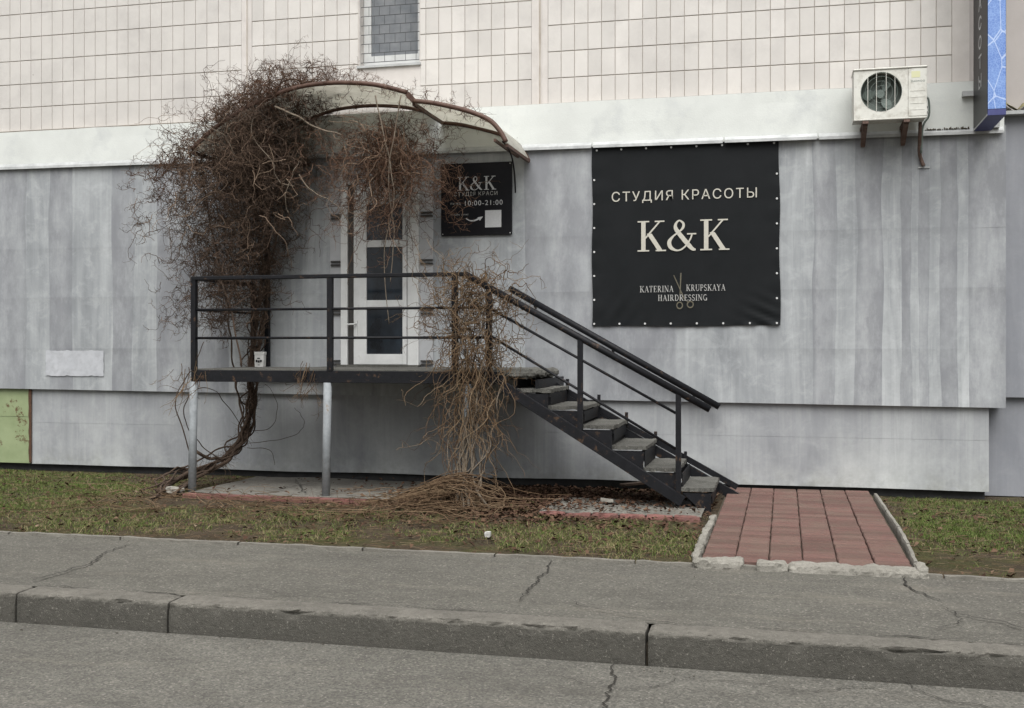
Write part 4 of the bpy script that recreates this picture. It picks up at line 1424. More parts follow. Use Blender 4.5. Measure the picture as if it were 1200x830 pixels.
MB().box(ax0 + 0.501, ax1 + 0.002, af - 0.008, af + 0.03, az0 - 0.002, az1 - 0.012).build('service_panel', M['ac'], acu, bevel=0.004)
MB().box(ax0 - 0.008, ax1 + 0.008, af - 0.012, ab + 0.01, az1 - 0.006, az1 + 0.012).build('lid', M['ac'], acu, bevel=0.006)
MB().box(ax0 - 0.002, ax1 + 0.002, af - 0.006, af + 0.03, az0 - 0.022, az0 - 0.0025).build('base_rail', M['ac'], acu, bevel=0.004)
m = MB(); m.add([(fcx + 0.2 * math.cos(2 * math.pi * i / 32), af + 0.16, fcz + 0.2 * math.sin(2 * math.pi * i / 32)) for i in range(32)], [tuple(range(32))])
m.build('fan_well', M['ac_dark'], acu)
for b_ in range(3):
    a0 = 0.5 + b_ * 2 * math.pi / 3
    pts = []
    for i in range(9):
        t = i / 8
        pts.append((fcx + math.cos(a0 + 0.15 + 0.9 * t) * 0.17 * (0.35 + 0.65 * math.sin(math.pi * (0.15 + 0.7 * t))), af + 0.10 + 0.03 * t, fcz + math.sin(a0 + 0.15 + 0.9 * t) * 0.17 * (0.35 + 0.65 * math.sin(math.pi * (0.15 + 0.7 * t)))))
    pts.append((fcx + 0.03 * math.cos(a0), af + 0.11, fcz + 0.03 * math.sin(a0)))
    MB().prism(pts, (0, 0.004, 0)).build('fan_blade', M['ac_fan'], acu)
MB().tube([(fcx, af + 0.08, fcz), (fcx, af + 0.15, fcz)], 0.04, 14).build('fan_hub', M['ac_fan'], acu)
for xo in (-0.125, -0.045, 0.045, 0.125):
    hh = math.sqrt(fr ** 2 - xo ** 2)
    MB().tube([(fcx + xo, af - 0.006, fcz - hh), (fcx + xo, af - 0.006, fcz + hh)], 0.0032, 6).build('guard_bar', M['ac'], acu)
for rr in (0.06, 0.105, 0.15, 0.188):
    MB().tube([(fcx + rr * math.cos(2 * math.pi * i / 28), af + 0.0, fcz + rr * math.sin(2 * math.pi * i / 28)) for i in range(29)], 0.002, 4, False).build('guard_ring', M['ac_fan'], acu)
text_part('DAEWOO', 0.125, ax0 + 0.59, az1 - 0.135, af - 0.0095, M['ac_fan'], acu, 'lettering', 0.01)
MB().quad((ax0 + 0.53, af - 0.0093, az1 - 0.10), (ax0 + 0.61, af - 0.0093, az1 - 0.10), (ax0 + 0.61, af - 0.0093, az1 - 0.04), (ax0 + 0.53, af - 0.0093, az1 - 0.04)).build('sticker', M['yellow'], acu)
for k in range(4):
    zz = az0 + 0.06 + k * 0.06
    MB().box(ax0 + 0.52, ax1 - 0.02, af - 0.0105, af - 0.006, zz, zz + 0.008).build('louvre', M['ac'], acu)
for xx in (ax0 + 0.09, ax0 + 0.47):
    mm = MB()
    mm.box(xx - 0.008, xx + 0.048, af - 0.0, -0.03, az0 - 0.05, az0 - 0.0225)
    mm.box(xx + 0.001, xx + 0.039, -0.065, -0.031, az0 - 0.21, az0 - 0.0505)
    mm.bar((xx + 0.02, af + 0.06, az0 - 0.05), (xx + 0.02, -0.06, az0 - 0.19), 0.045, 0.03)
    mm.build('wall_bracket', M['bracket'], acu)
pts = [(ax1 - 0.03, -0.2, az0 - 0.01), (ax1 - 0.03, -0.16, az0 - 0.15), (ax1 - 0.02, -0.05, az0 - 0.3), (ax1 + 0.02, -0.035, az0 - 0.42)]
MB().tube(catmull(pts, 5), 0.018, 8).build('drain_hose', M['bracket'], acu, smooth=True)
pts = [(ax1 - 0.0, -0.25, az0 + 0.22), (ax1 + 0.04, -0.24, az0 + 0.2), (ax1 + 0.05, -0.2, az0 + 0.05), (ax1 + 0.0, -0.15, az0 - 0.05), (ax1 - 0.01, -0.09, az0 - 0.3)]
MB().tube(catmull(pts, 5), 0.010, 7).build('refrigerant_pipe', M['ac_fan'], acu, smooth=True)
for zz in (az0 + 0.06, az0 + 0.11):
    MB().tube([(ax1, -0.3, zz), (ax1 + 0.025, -0.3, zz)], 0.012, 8).build('valve', M['rubber'], acu)
MB().box(ax1 - 0.03, ax1 + 0.08, -0.02, -0.014, az0 - 0.435, az0 - 0.425).build('hose_clip', M['flash'], acu)

mm = MB()
for i in range(26):
    xx = 1.36 + 0.4 * i / 25 + 0.01 * nz(i * 3.1)
    hh = 0.012 + 0.05 * abs(nz(i * 1.7, 4)) ; ww = 0.006 + 0.012 * abs(nz(i * 2.9, 8))
    z0 = zlip(xx) + 0.035
    mm.add([(xx - ww, -0.042, z0), (xx + ww, -0.042, z0), (xx + ww * 0.5, -0.040, z0 + hh), (xx - ww * 0.7, -0.040, z0 + hh * 0.8), (xx, -0.056, z0 + hh * 0.35)], [(0, 1, 4), (1, 2, 4), (2, 3, 4), (3, 0, 4)])
mm.build('dirt_clumps', M['gap'], bld)['kind'] = 'stuff'

# ================================================================== PLATFORM with railing
PF = 1.5
DK = 1.262
X0, X1 = ax(225, PF), -2.60
plat = thing('entrance_platform', ((X0 + X1) / 2, -0.8, 0.0), 'raised steel platform with black railing on grey pipe legs in front of the door', 'platform')
m = MB(); m.box(X0 + 0.01, -5.05, -PF + 0.02, -0.42, DK - 0.035, DK); m.box(-5.048, X1 + 0.02, -PF + 0.02, -0.02, DK - 0.035, DK)
m.build('deck', M['step'], plat)
MB().box(X0, X1, -PF - 0.02, -PF + 0.018, DK - 0.13, DK - 0.012).build('beam', M['black_metal'], plat, bevel=0.003)
MB().box(X0, X0 + 0.04, -PF + 0.019, -0.4, DK - 0.13, DK - 0.036).build('beam', M['black_metal'], plat)
MB().box(X0 + 0.041, X1, -0.1, -0.06, DK - 0.13, DK - 0.036).build('beam', M['black_metal'], plat)
for xx in (-4.6, -3.5):
    MB().box(xx, xx + 0.05, -PF + 0.019, -0.101, DK - 0.12, DK - 0.036).build('joist', M['black_metal'], plat)
LEGX = [ax(224, PF) + 0.03, ax(384, PF), ax(548, PF)]
for xx in LEGX:
    b0 = (xx - 0.02, -PF, -0.03)
    MB().tube([b0, (xx, -PF, DK - 0.13)], 0.041, 14).build('leg', M['grey_pipe'], plat, smooth=True)
RZ = 2.185
PX = [X0 + 0.025, ax(387, PF), ax(533, PF), ax(573, PF)]
for xx in PX[:3]:
    MB().box(xx - 0.026, xx + 0.026, -PF - 0.026, -PF + 0.026, DK - 0.011, RZ - 0.02).build('post', M['black_metal'], plat)
hx1 = ax(546, PF)
MB().bar((X0, -PF, RZ), (hx1, -PF, RZ), 0.055, 0.04).build('handrail', M['black_metal'], plat, bevel=0.006)
for yy in (362, 396):
    zz = at(390, yy, PF)[2]
    MB().tube([(X0 + 0.02, -PF, zz), (ax(575, PF), -PF, zz)], 0.013, 8).build('rail', M['black_metal'], plat, smooth=True)
# short return at the left end
MB().bar((X0 + 0.025, -PF + 0.03, RZ), (X0 + 0.025, -0.2, RZ), 0.045, 0.04).build('handrail', M['black_metal'], plat)
for yy in (362, 396):
    zz = at(390, yy, PF)[2]
    MB().tube([(X0 + 0.025, -PF + 0.02, zz), (X0 + 0.025, -0.2, zz)], 0.012, 8).build('rail', M['black_metal'], plat, smooth=True)
MB().box(X0, X0 + 0.05, -0.22, -0.17, DK - 0.12, RZ + 0.02).build('post', M['black_metal'], plat)

# ================================================================== STAIRS
st = thing('stair_flight', (-1.8, -0.8, 0.0), 'black steel stair with worn concrete steps and handrails descending from the platform to the right', 'staircase')
fa, fb = at(590, 453, PF), at(800, 588, PF)
MB().bar(fa, fb, 0.05, 0.10).build('stringer', M['black_metal'], st, bevel=0.003)
PB = 0.10
ra, rb = (X1 - 0.02, -PB, fa[2]), at(872, 588, PB)
PB = 0.5
rb = at(872, 588, PB)
MB().bar(at(627, 446, PB), rb, 0.05, 0.09).build('stringer', M['black_metal'], st)
MB().bar(at(628, 438, PB), at(864, 571, PB), 0.04, 0.055).build('lower_rail', M['black_metal'], st)
TR = [(602, 645, 456), (641, 685, 476), (676, 720, 498.5), (714, 757, 523), (754, 795, 548.5), (798, 836, 572)]
slope = (fb[2] - fa[2]) / (fb[0] - fa[0])
for i, (xa, xb, yy) in enumerate(TR):
    x0, x1 = ax(xa, 1.46), ax(xb, 1.46)
    z = at((xa + xb) / 2, yy, 1.46)[2]
    sd = i * 3.3
    mm = MB()
    nx, ny = 14, 40
    top = [[(x0 + (x1 - x0) * a / nx + (0.014 * nz(b * 0.5, sd) if a in (0, nx) else 0), -1.46 + 0.90 * b / ny + (0.035 * nz(a * 0.7, sd, 4) - 0.012 * abs(nz(a * 2.1, sd, 8)) if b == 0 else 0), z + 0.007 * nz(a * 0.4, b * 0.4, sd) - (0.014 * max(0, nz(b * 0.6, sd, 2)) if a in (0, nx) else 0)) for a in range(nx + 1)] for b in range(ny + 1)]
    V = [p for row in top for p in row]
    nV = len(V)
    V += [(p[0], p[1], p[2] - 0.034 - 0.01 * nz(p[0] * 9, p[1] * 9, 3)) for p in V]
    F = []
    w = nx + 1
    for b in range(ny):
        for a in range(nx):
            F.append((b * w + a, b * w + a + 1, (b + 1) * w + a + 1, (b + 1) * w + a))
            F.append((nV + b * w + a, nV + (b + 1) * w + a, nV + (b + 1) * w + a + 1, nV + b * w + a + 1))
    for a in range(nx):
        F.append((a, nV + a, nV + a + 1, a + 1)); F.append((ny * w + a, ny * w + a + 1, nV + ny * w + a + 1, nV + ny * w + a))
    for b in range(ny):
        F.append((b * w, (b + 1) * w, nV + (b + 1) * w, nV + b * w)); F.append((b * w + nx, nV + b * w + nx, nV + (b + 1) * w + nx, (b + 1) * w + nx))
    mm.v, mm.f = V, F
    mm.build('step', M['step'], st)
    # angle-iron carriers and bracket plates under the step
    zs = z - 0.047
    MB().box(x0 + 0.015, x1 - 0.01, -1.44, -1.40, zs - 0.03, zs).build('carrier', M['black_metal'], st)
    MB().box(x1 - 0.05, x1 - 0.012, -1.39, -0.57, zs - 0.10, zs).build('carrier', M['black_metal'], st)
    zl = fa[2] + slope * (x0 - fa[0])
    MB().prism([(x0 + 0.02, -1.475, zs), (x1 - 0.02, -1.475, zs), (x1 - 0.02, -1.475, fa[2] + slope * (x1 - fa[0]))], (0, -0.01, 0)).build('bracket', M['black_metal'], st)
    MB().box(x0 + 0.004, x0 + 0.012, -1.43, -0.57, z - 0.03, z + 0.125).build('riser_fill', M['black_metal'], st)  # black plate added to keep the bright wall from showing between steps
    if i < 5:
        MB().box(x1 - 0.03, x1 + 0.0, -PB - 0.05, -PB - 0.02, z - 0.05, z + 0.07).build('hanger', M['black_metal'], st)
lump('step', ax(802, 1.4), ax(830, 1.4), -1.30, -0.70, -0.05, 0.05, M['step'], st, 77, 0.02)
# broken landing edge
lump('landing_edge', X1 - 0.12, ax(632, 1.3), -1.42, -0.2, DK - 0.075, DK - 0.004, M['step'], st, 55, 0.03)
MB().box(ax(630, 1.3), ax(630, 1.3) + 0.03, -1.4, -0.15, DK - 0.24, DK - 0.09).build('carrier', M['black_metal'], st)
# front balustrade
h0, h1 = (hx1 - 0.01, -PF, RZ), at(832, 480, PF)
MB().tube([h0, h1], 0.032, 12).build('handrail', M['black_metal'], st, smooth=True)
for (xx, yb_) in ((680, 497), (795, 572)):
    x = ax(xx, PF)
    zt = h0[2] + (h1[2] - h0[2]) * (x - h0[0]) / (h1[0] - h0[0])
    MB().box(x - 0.024, x + 0.024, -PF - 0.024, -PF + 0.024, at(xx, yb_, PF)[2] - 0.06, zt - 0.01).build('post', M['black_metal'], st)
x = ax(573, PF)
zt = h0[2] + (h1[2] - h0[2]) * (x - h0[0]) / (h1[0] - h0[0])
MB().box(x - 0.026, x + 0.026, -PF - 0.026, -PF + 0.026, DK - 0.011, zt - 0.01).build('post', M['black_metal'], st)
MB().tube([at(575, 362, PF), at(795, 486, PF)], 0.013, 8).build('rail', M['black_metal'], st, smooth=True)
MB().tube([at(575, 394, PF), at(795, 528, PF)], 0.013, 8).build('rail', M['black_metal'], st, smooth=True)
# wall-side handrail
k0, k1 = at(597, 338, 0.12), at(843, 477, 0.12)
MB().tube([k0, k1], 0.034, 12).build('handrail', M['black_metal'], st, smooth=True)
for f in (0.12, 0.5, 0.88):
    p = Vector(k0).lerp(Vector(k1), f)
    MB().tube([p, p + Vector((0, 0.05, -0.05)), (p.x, 0.01, p.z - 0.06)], 0.010, 6).build('wall_bracket', M['black_metal'], st)

# ================================================================== SLABS on the ground
sl = thing('concrete_pad', (-4.4, -0.9, 0.0), 'grey concrete pad edged with red brick under the platform', 'slab')
pxa, pxb = gr(188, 586, 0.0)[0], gr(432, 586, 0.0)[0]
py0, py1 = -1.68, -0.12
def padf(a, b):
    x = pxa + 0.02 + (pxb + 0.15 - pxa) * a; y = py0 + 0.08 + (py1 - py0 - 0.08) * b
    return (x, y, 0.008 + 0.012 * nz(x * 1.3, y * 1.3, 9) + 0.005 * nz(x * 6, y * 6))
mm = grid_mesh('p', 60, 30, padf)
mm.build('slab', M['slab'], sl, smooth=True)
nb = 12
for i in range(nb):
    xa = pxa + (pxb - pxa) * i / nb; xb = pxa + (pxb - pxa) * (i + 1) / nb
    mm = MB()
    for k in range(6):      # ribbed face
        a = xa + 0.003 + (xb - xa - 0.006) * k / 6; b = xa + 0.003 + (xb - xa - 0.006) * (k + 1) / 6
        mm.box(a + 0.0035, b - 0.0035, py0 - 0.004, py0 + 0.01, -0.07, 0.004)
    mm.box(xa + 0.003, xb - 0.003, py0 + 0.0, py0 + 0.085, -0.07, 0.009)
    o = mm.build('brick', M['paver_edge'], sl)
    o.location.z += 0.008 * nz(i * 1.7, 3)
    o.location.y += 0.012 * nz(i * 2.7, 6)
for pl, w in (([(300, 575), (330, 573), (360, 569), (400, 567)], 0.02), ([(232, 578), (262, 573), (300, 566), (345, 562)], 0.008), ([(345, 562), (352, 571), (358, 580)], 0.014)):
    ribbon([gr(x, y, 0.012) for x, y in pl], w, sl, 0.012, seed=int(w * 1000))
s2 = thing('concrete_slab', (-1.4, -1.7, 0.0), 'low concrete slab with pale worn edge at the foot of the stair', 'slab')
sa, sb = gr(632, 600, 0), gr(822, 606, 0)
mm = grid_mesh('p', 50, 12, lambda a, b: ((lambda x, y: (x, y + (0.04 * nz(x * 4, 2) if b == 0 else 0), 0.012 + 0.01 * nz(x * 3, y * 3, 5) - (0.012 if b == 0 else 0)))(sa[0] + (sb[0] - sa[0]) * a, sa[1] + (sb[1] - sa[1]) * a * 0.6 + 0.9 * b)))
mm.build('slab', M['slab'], s2, smooth=True)
for i in range(6):
    f0, f1 = i / 6, (i + 1) / 6
    x0, x1 = sa[0] + (sb[0] - sa[0]) * f0, sa[0] + (sb[0] - sa[0]) * f1
    y = sa[1] + (sb[1] - sa[1]) * (f0 + f1) / 2 * 0.6
    lump('brick', x0 + 0.004, x1 - 0.004, y - 0.05, y + 0.05, -0.09, 0.006, M['paver_edge'] if i % 3 != 9 else M['slab'], s2, i * 7, 0.015)


# ================================================================== CLIMBING VINES (leafless, early spring)
def canz(x):
    """height of the canopy roof at x (a slack extension beyond its left end)"""
    P = PR1 + PR2
    if x <= P[0][0]:
        return P[0][1] + (x - P[0][0]) * 0.7
    for a, b in zip(P[:-1], P[1:]):
        if a[0] <= x <= b[0] and b[0] > a[0]:
            return a[1] + (b[1] - a[1]) * (x - a[0]) / (b[0] - a[0])
    return P[-1][1]
CANZ = np.vectorize(canz)
U = RNG.uniform

vine = thing('climbing_vine', (-6.0, -0.9, 0.0), 'huge bare brown climbing vine heaped over the left side of the canopy', 'vine', 'climbing vines')
def stem(parent, pts, r0, r1, mat, name='stem', wob=0.03, k=8, n=9):
    q = catmull(pts, n)
    s_ = random.random() * 50
    P = []
    for i, p in enumerate(q):
        P.append((p[0] + wob * nz(i * 0.23, s_), p[1] + wob * nz(i * 0.23, s_, 5), p[2] + wob * 0.5 * nz(i * 0.23, s_, 9)))
    N = len(P)
    rs = [(r0 + (r1 - r0) * i / (N - 1)) * (1 + 0.22 * nz(i * 0.7, s_, 2)) for i in range(N)]
    return MB().tube(P, rs, k).build(name, mat, parent, smooth=True)
# trunk: several braided stems rising from the ground at the left leg, round behind the deck, up to the canopy
trunk_paths = [
    [gr(186, 576, 0.0), at(215, 557, 1.1), at(255, 540, 0.75), at(284, 508, 0.5), at(295, 470, 0.3), at(293, 440, 0.25), at(297, 400, 0.25), at(305, 360, 0.3), at(309, 318, 0.4), at(300, 260, 0.55), at(290, 190, 0.7), at(300, 140, 0.7)],
    [gr(200, 580, 0.0), at(228, 561, 1.15), at(262, 543, 0.8), at(288, 513, 0.5), at(298, 475, 0.28), at(297, 440, 0.22), at(303, 400, 0.22), at(309, 362, 0.28), at(312, 325, 0.35), at(312, 270, 0.45), at(305, 200, 0.6), at(320, 140, 0.7)],
    [gr(180, 583, 0.0), at(205, 566, 1.2), at(245, 547, 0.85), at(278, 519, 0.55), at(291, 482, 0.35), at(291, 444, 0.28), at(292, 410, 0.28), at(300, 365, 0.35), at(305, 325, 0.42), at(285, 270, 0.6), at(262, 200, 0.8), at(250, 150, 0.8)],
    [gr(212, 574, 0.0), at(240, 556, 1.0), at(268, 540, 0.75), at(283, 515, 0.5), at(279, 470, 0.3), at(274, 432, 0.3), at(268, 390, 0.4), at(262, 345, 0.5), at(256, 300, 0.6), at(240, 230, 0.75), at(235, 170, 0.8)],
    [at(222, 525, 1.0), at(240, 535, 0.9), at(262, 537, 0.75), at(285, 520, 0.5), at(299, 480, 0.3), at(300, 440, 0.22), at(306, 396, 0.25), at(314, 355, 0.3), at(316, 318, 0.4), at(330, 250, 0.6), at(345, 170, 0.8), at(350, 120, 0.8)],
]
for i, tp in enumerate(trunk_paths):
    stem(vine, tp, (0.024, 0.021, 0.018, 0.012, 0.019)[i], 0.008, M['bark'], 'stem', 0.05)
for i in range(7):
    a = trunk_paths[i % 3]
    tp = [(p[0] + U(-0.09, 0.09), p[1] + U(-0.08, 0.08), p[2] + U(-0.05, 0.05)) for p in a]
    tp[0] = (tp[0][0], tp[0][1], 0.0)
    stem(vine, tp, 0.010, 0.005, M['bark'], 'stem', 0.14)
# loops of old stems low by the left leg
for lp, r in (([at(228, 545, 1.2), at(214, 500, 1.3), at(206, 470, 1.35), at(214, 448, 1.3), at(226, 432, 1.4), at(240, 400, 1.35)], 0.007),
              ([at(262, 540, .8), at(235, 520, 1.0), at(217, 490, 1.2), at(222, 462, 1.3), at(245, 455, 1.1), at(262, 470, 0.9), at(285, 505, .6)], 0.006),
              ([at(292, 505, .4), at(318, 500, .3), at(325, 470, .25), at(310, 450, .2)], 0.004),
              ([at(288, 520, .4), at(330, 515, .3), at(352, 505, .3), at(356, 490, .25), at(345, 478, .2)], 0.0035),
              ([at(290, 525, .5), at(315, 528, .4), at(322, 545, .4)], 0.004),
              ([at(283, 428, 1.3), at(270, 360, 1.2), at(258, 320, 1.1), at(250, 280, 1.0)], 0.010)):
    stem(vine, lp, r, r * 0.6, M['bark'], 'branch', 0.03, 6)
# heavy branches lying over the canopy
for i in range(12):
    x = U(-6.1, -5.3); y = -U(0.3, 0.9)
    d = U(-0.9, 1.0)
    tp = [(x, y, canz(x) + 0.02), (x + d * 0.3, y - U(-.2, .3), canz(x + d * .3) + U(0.06, 0.16)), (x + d * 0.65, y - U(-.3, .4), canz(x + d * .65) + U(0.06, 0.26)), (x + d, y - U(-.2, .3), canz(x + d) + U(0.0, 0.22))]
    stem(vine, tp, 0.012, 0.004, M['bark'], 'branch', 0.10, 6)
# pale bare branch caught in front of the canopy edge, and thin light shoots across
for lp, r in (([at(322, 125, 1.15), at(345, 135, 1.2), at(372, 150, 1.2), at(400, 158, 1.15)], 0.013),
              ([at(350, 205, 1.2), at(366, 223, 1.2), at(385, 234, 1.2), at(398, 245, 1.15), at(410, 262, 1.1)], 0.007),
              ([at(300, 130, 1.2), at(296, 160, 1.25), at(318, 190, 1.25), at(326, 212, 1.2), at(345, 218, 1.2)], 0.006),
              ([at(240, 148, 1.25), at(262, 158, 1.25), at(274, 180, 1.25)], 0.006),
              ([at(350, 190, 1.2), at(343, 205, 1.2), at(334, 230, 1.2), at(338, 250, 1.15)], 0.005),
              ([at(470, 112, 1.1), at(462, 160, 1.1), at(455, 215, 1.05), at(462, 270, 1.0), at(458, 330, 1.0)], 0.008),
              ([at(440, 112, 1.1), at(452, 170, 1.1), at(462, 230, 1.05), at(450, 300, 1.0), at(456, 380, 1.0)], 0.007)):
    stem(vine, lp, r, r * 0.55, M['palebark'], 'branch', 0.02, 6)

def box_pts(n, x0, x1, y0, y1, z0, z1):
    return np.stack([U(x0, x1, n), U(y0, y1, n), U(z0, z1, n)], 1)
def dirs(n, mean, sd):
    return np.array(mean)[None, :] + RNG.normal(size=(n, 3)) * sd

# --- crown on top of the canopy: crooked runners on the roof, airy fuzz above them
n = 330
x = np.clip(RNG.normal(-5.75, 0.5, n), -6.7, -4.6)
CR = grow(np.stack([x, -U(0.05, 1.2, n), CANZ(x) + U(-0.02, 0.16, n)], 1), dirs(n, (0.05, -0.1, 0.12), 0.7), U(0.3, 0.9, n), 16, 0.6, 7.0, 3.2)
fz1 = side_twigs(CR, 2400, 0.05, 0.20, 6, -0.6, 14.0, 3.2)
fz2 = side_twigs(CR, 3000, 0.02, 0.08, 4, -0.8, 16.0, 3.5)
nf = 330
xx = np.clip(RNG.normal(-5.5, 0.55, nf), -6.7, -4.2)
UPR = grow(np.stack([xx, -U(0.1, 1.1, nf), CANZ(xx) + U(0.0, 0.2, nf)], 1), dirs(nf, (-0.05, -0.1, 0.75), 0.6), (0.3 + U(0.15, 0.75, nf)) * np.exp(-((xx + 5.45) / 1.1) ** 2), 16, 0.0, 7, 3.0)
upt = side_twigs(UPR, 3000, 0.03, 0.14, 5, -0.5, 14.0, 3.2)
upt2 = side_twigs(upt, 4500, 0.015, 0.06, 4, -0.5, 16.0, 3.2)
strands_object('crown_twigs', [(CR, 0.0044, 0.0015, 0.1, 0.8), (fz1, 0.002, 0.001, 0.1, 0.7), (fz2, 0.0018, 0.001, 0.1, 0.6), (UPR, 0.0028, 0.0011, 0.15, 0.7), (upt, 0.0015, 0.0008, 0.2, 0.85), (upt2, 0.0011, 0.0007, 0.2, 0.85)], M['twig_red'], vine)

# --- thick drape hanging at the left of the entrance: a deep tangle, not a broom
def drape(n):
    x = np.concatenate([RNG.normal(-6.0, 0.34, n // 3), RNG.normal(-5.55, 0.27, n - n // 3)])
    x = np.clip(x, -6.75, -4.75)
    y = -U(0.15, 1.28, n)
    f = U(0, 1, n)
    depth = 1.75 * np.exp(-((x + 5.72) / 0.72) ** 2) + 0.25          # how far down the tangle reaches
    z = CANZ(x) + 0.08 - f ** 1.15 * depth
    thin = np.where((x < -6.15) & (U(0, 1, n) < 0.6), False, True)
    return np.stack([x, y, z], 1)[thin], depth[thin]
P0, dep = drape(2300)
DR = grow(P0, dirs(len(P0), (0, -0.08, -0.3), 0.8), U(0.15, 0.45, len(P0)), 12, 1.0, 9.0, 3.4)
P0, dep = drape(330)
P0[:, 2] = CANZ(P0[:, 0]) - U(0, 0.5, len(P0))
DR2 = grow(P0, dirs(len(P0), (0.02, -0.05, -0.8), 0.3), U(0.4, 1.1, len(P0)) * dep, 26, 1.8, 3.0, 2.2)
dt = side_twigs(DR, 11000, 0.02, 0.11, 6, 0.3, 18.0, 4.2, 1.5)
dt2 = side_twigs(DR2, 2600, 0.04, 0.16, 6, 0.3, 14.0, 3.2, 1.4)
dt3 = side_twigs(dt, 11000, 0.012, 0.05, 4, 0.0, 18.0, 3.6, 1.5)
strands_object('hanging_twigs', [(DR, 0.0034, 0.0014, 0.0, 0.7), (DR2, 0.0036, 0.0015, 0.2, 0.85), (dt, 0.0019, 0.001, 0.0, 0.65), (dt2, 0.0019, 0.001, 0.1, 0.75), (dt3, 0.0015, 0.0009, 0.0, 0.6)], M['twig'], vine)
# light crooked shoots in front of the dark tangle
n = 40
P0 = np.stack([U(-6.3, -4.9, n), -U(1.15, 1.35, n), U(2.7, 3.9, n)], 1)
LT = grow(P0, dirs(n, (0.1, -0.05, -0.4), 0.6), U(0.25, 0.8, n), 14, 1.2, 4.0, 1.6)
# loose outliers at the left edge
no = 45
OU = grow(box_pts(no, -6.6, -6.1, -1.2, -0.3, 2.7, 3.6), dirs(no, (-0.5, -0.1, -0.4), 0.5), U(0.2, 0.7, no), 14, 2.0, 6.0, 2.2)
ot = side_twigs(OU, 420, 0.03, 0.12, 5, 0.3, 14, 3)
# lower thin skirt beside the railing, down to the deck
ns = 360
SK = grow(np.stack([np.clip(RNG.normal(-5.95, 0.24, ns), -6.45, -5.3), -U(0.3, 1.35, ns), U(1.75, 2.8, ns)], 1), dirs(ns, (0, 0, -0.6), 0.6), U(0.2, 0.6, ns), 10, 1.2, 8.0, 2.4)
sk = side_twigs(SK, 2600, 0.03, 0.12, 5, 0.3, 14, 3.2)
TRK = np.array([[p for p in catmull(tp, 9)][8:72] for tp in trunk_paths[:3]])
tk = side_twigs(TRK, 700, 0.05, 0.24, 8, 0.4, 10, 2.6)
strands_object('loose_twigs', [(LT, 0.0042, 0.0018, 0.75, 1.0), (OU, 0.0034, 0.0014, 0.1, 0.7), (ot, 0.002, 0.001, 0.1, 0.7), (SK, 0.0034, 0.0015, 0.05, 0.7), (sk, 0.0022, 0.001, 0.0, 0.6), (tk, 0.0026, 0.001, 0.1, 0.8)], M['twig'], vine)

# --- reddish curtain hanging from under the roof in front of the door
n = 230
x = np.clip(RNG.normal(-4.12, 0.32, n), -4.85, -3.4)
P0 = np.stack([x, -U(0.25, 0.95, n), 3.88 - 0.7 * U(0, 1, n) ** 1.5 - 0.25 * ((x + 4.0) / 0.9) ** 2], 1)
CU = grow(P0, dirs(n, (0, -0.05, -0.4), 0.8), U(0.15, 0.5, n), 14, 1.0, 8.0, 3.4)
n = 120
x = np.clip(RNG.normal(-3.98, 0.12, n), -4.3, -3.65)
P0 = np.stack([x, -U(0.5, 1.05, n), U(3.3, 3.85, n)], 1)
CC = grow(P0, dirs(n, (0.0, 0, -1), 0.15), U(0.7, 2.1, n), 30, 2.0, 2.0, 1.8)
n = 90
x = U(-4.75, -3.4, n)
CS = grow(np.stack([x, -U(0.6, 1.2, n), U(3.2, 3.75, n)], 1), dirs(n, (0, 0, -1), 0.3), U(0.4, 1.7, n), 26, 1.6, 3.0, 2.4)
ct = side_twigs(CU, 2600, 0.03, 0.13, 6, 0.4, 15, 3.4, 1.4)
ct2 = side_twigs(CC, 1700, 0.05, 0.24, 8, 0.5, 10, 2.8)
ct3 = side_twigs(CS, 700, 0.05, 0.22, 8, 0.5, 10, 2.8)
n = 60
TP = grow(np.stack([U(-4.4, -2.85, n), -U(0.9, 1.1, n), np.zeros(n)], 1) + np.array([0, 0, 4.0]), dirs(n, (0, -0.1, 0.3), 0.6), U(0.1, 0.3, n), 8, 0.5, 8, 2.4)
TP[:, :, 2] += (CANZ(TP[:, 0, 0]) - 4.0)[:, None]
tpt = side_twigs(TP, 420, 0.03, 0.10, 5, 0, 14, 3)
# tuft hanging beside the small sign
n = 22
TF = grow(np.stack([RNG.normal(ax(526, .6), 0.05, n), -U(0.4, 0.9, n), U(2.9, 3.4, n)], 1), dirs(n, (0, 0, -0.7), 0.4), U(0.2, 0.6, n), 10, 1.2, 6, 2)
tft = side_twigs(TF, 180, 0.03, 0.12, 5, 0.4, 14, 3)
strands_object('curtain_twigs', [(CU, 0.003, 0.0013, 0.1, 0.8), (CC, 0.0045, 0.0018, 0.15, 0.95), (CS, 0.0032, 0.0014, 0.2, 0.95), (ct, 0.0018, 0.0009, 0.05, 0.7), (ct2, 0.002, 0.001, 0.2, 0.9), (ct3, 0.002, 0.001, 0.2, 0.9),
                                 (TP, 0.0026, 0.001, 0.2, 0.8), (tpt, 0.0017, 0.0009, 0.2, 0.8), (TF, 0.0035, 0.0015, 0.2, 0.9), (tft, 0.0022, 0.001, 0.2, 0.8)], M['twig_red'], vine)

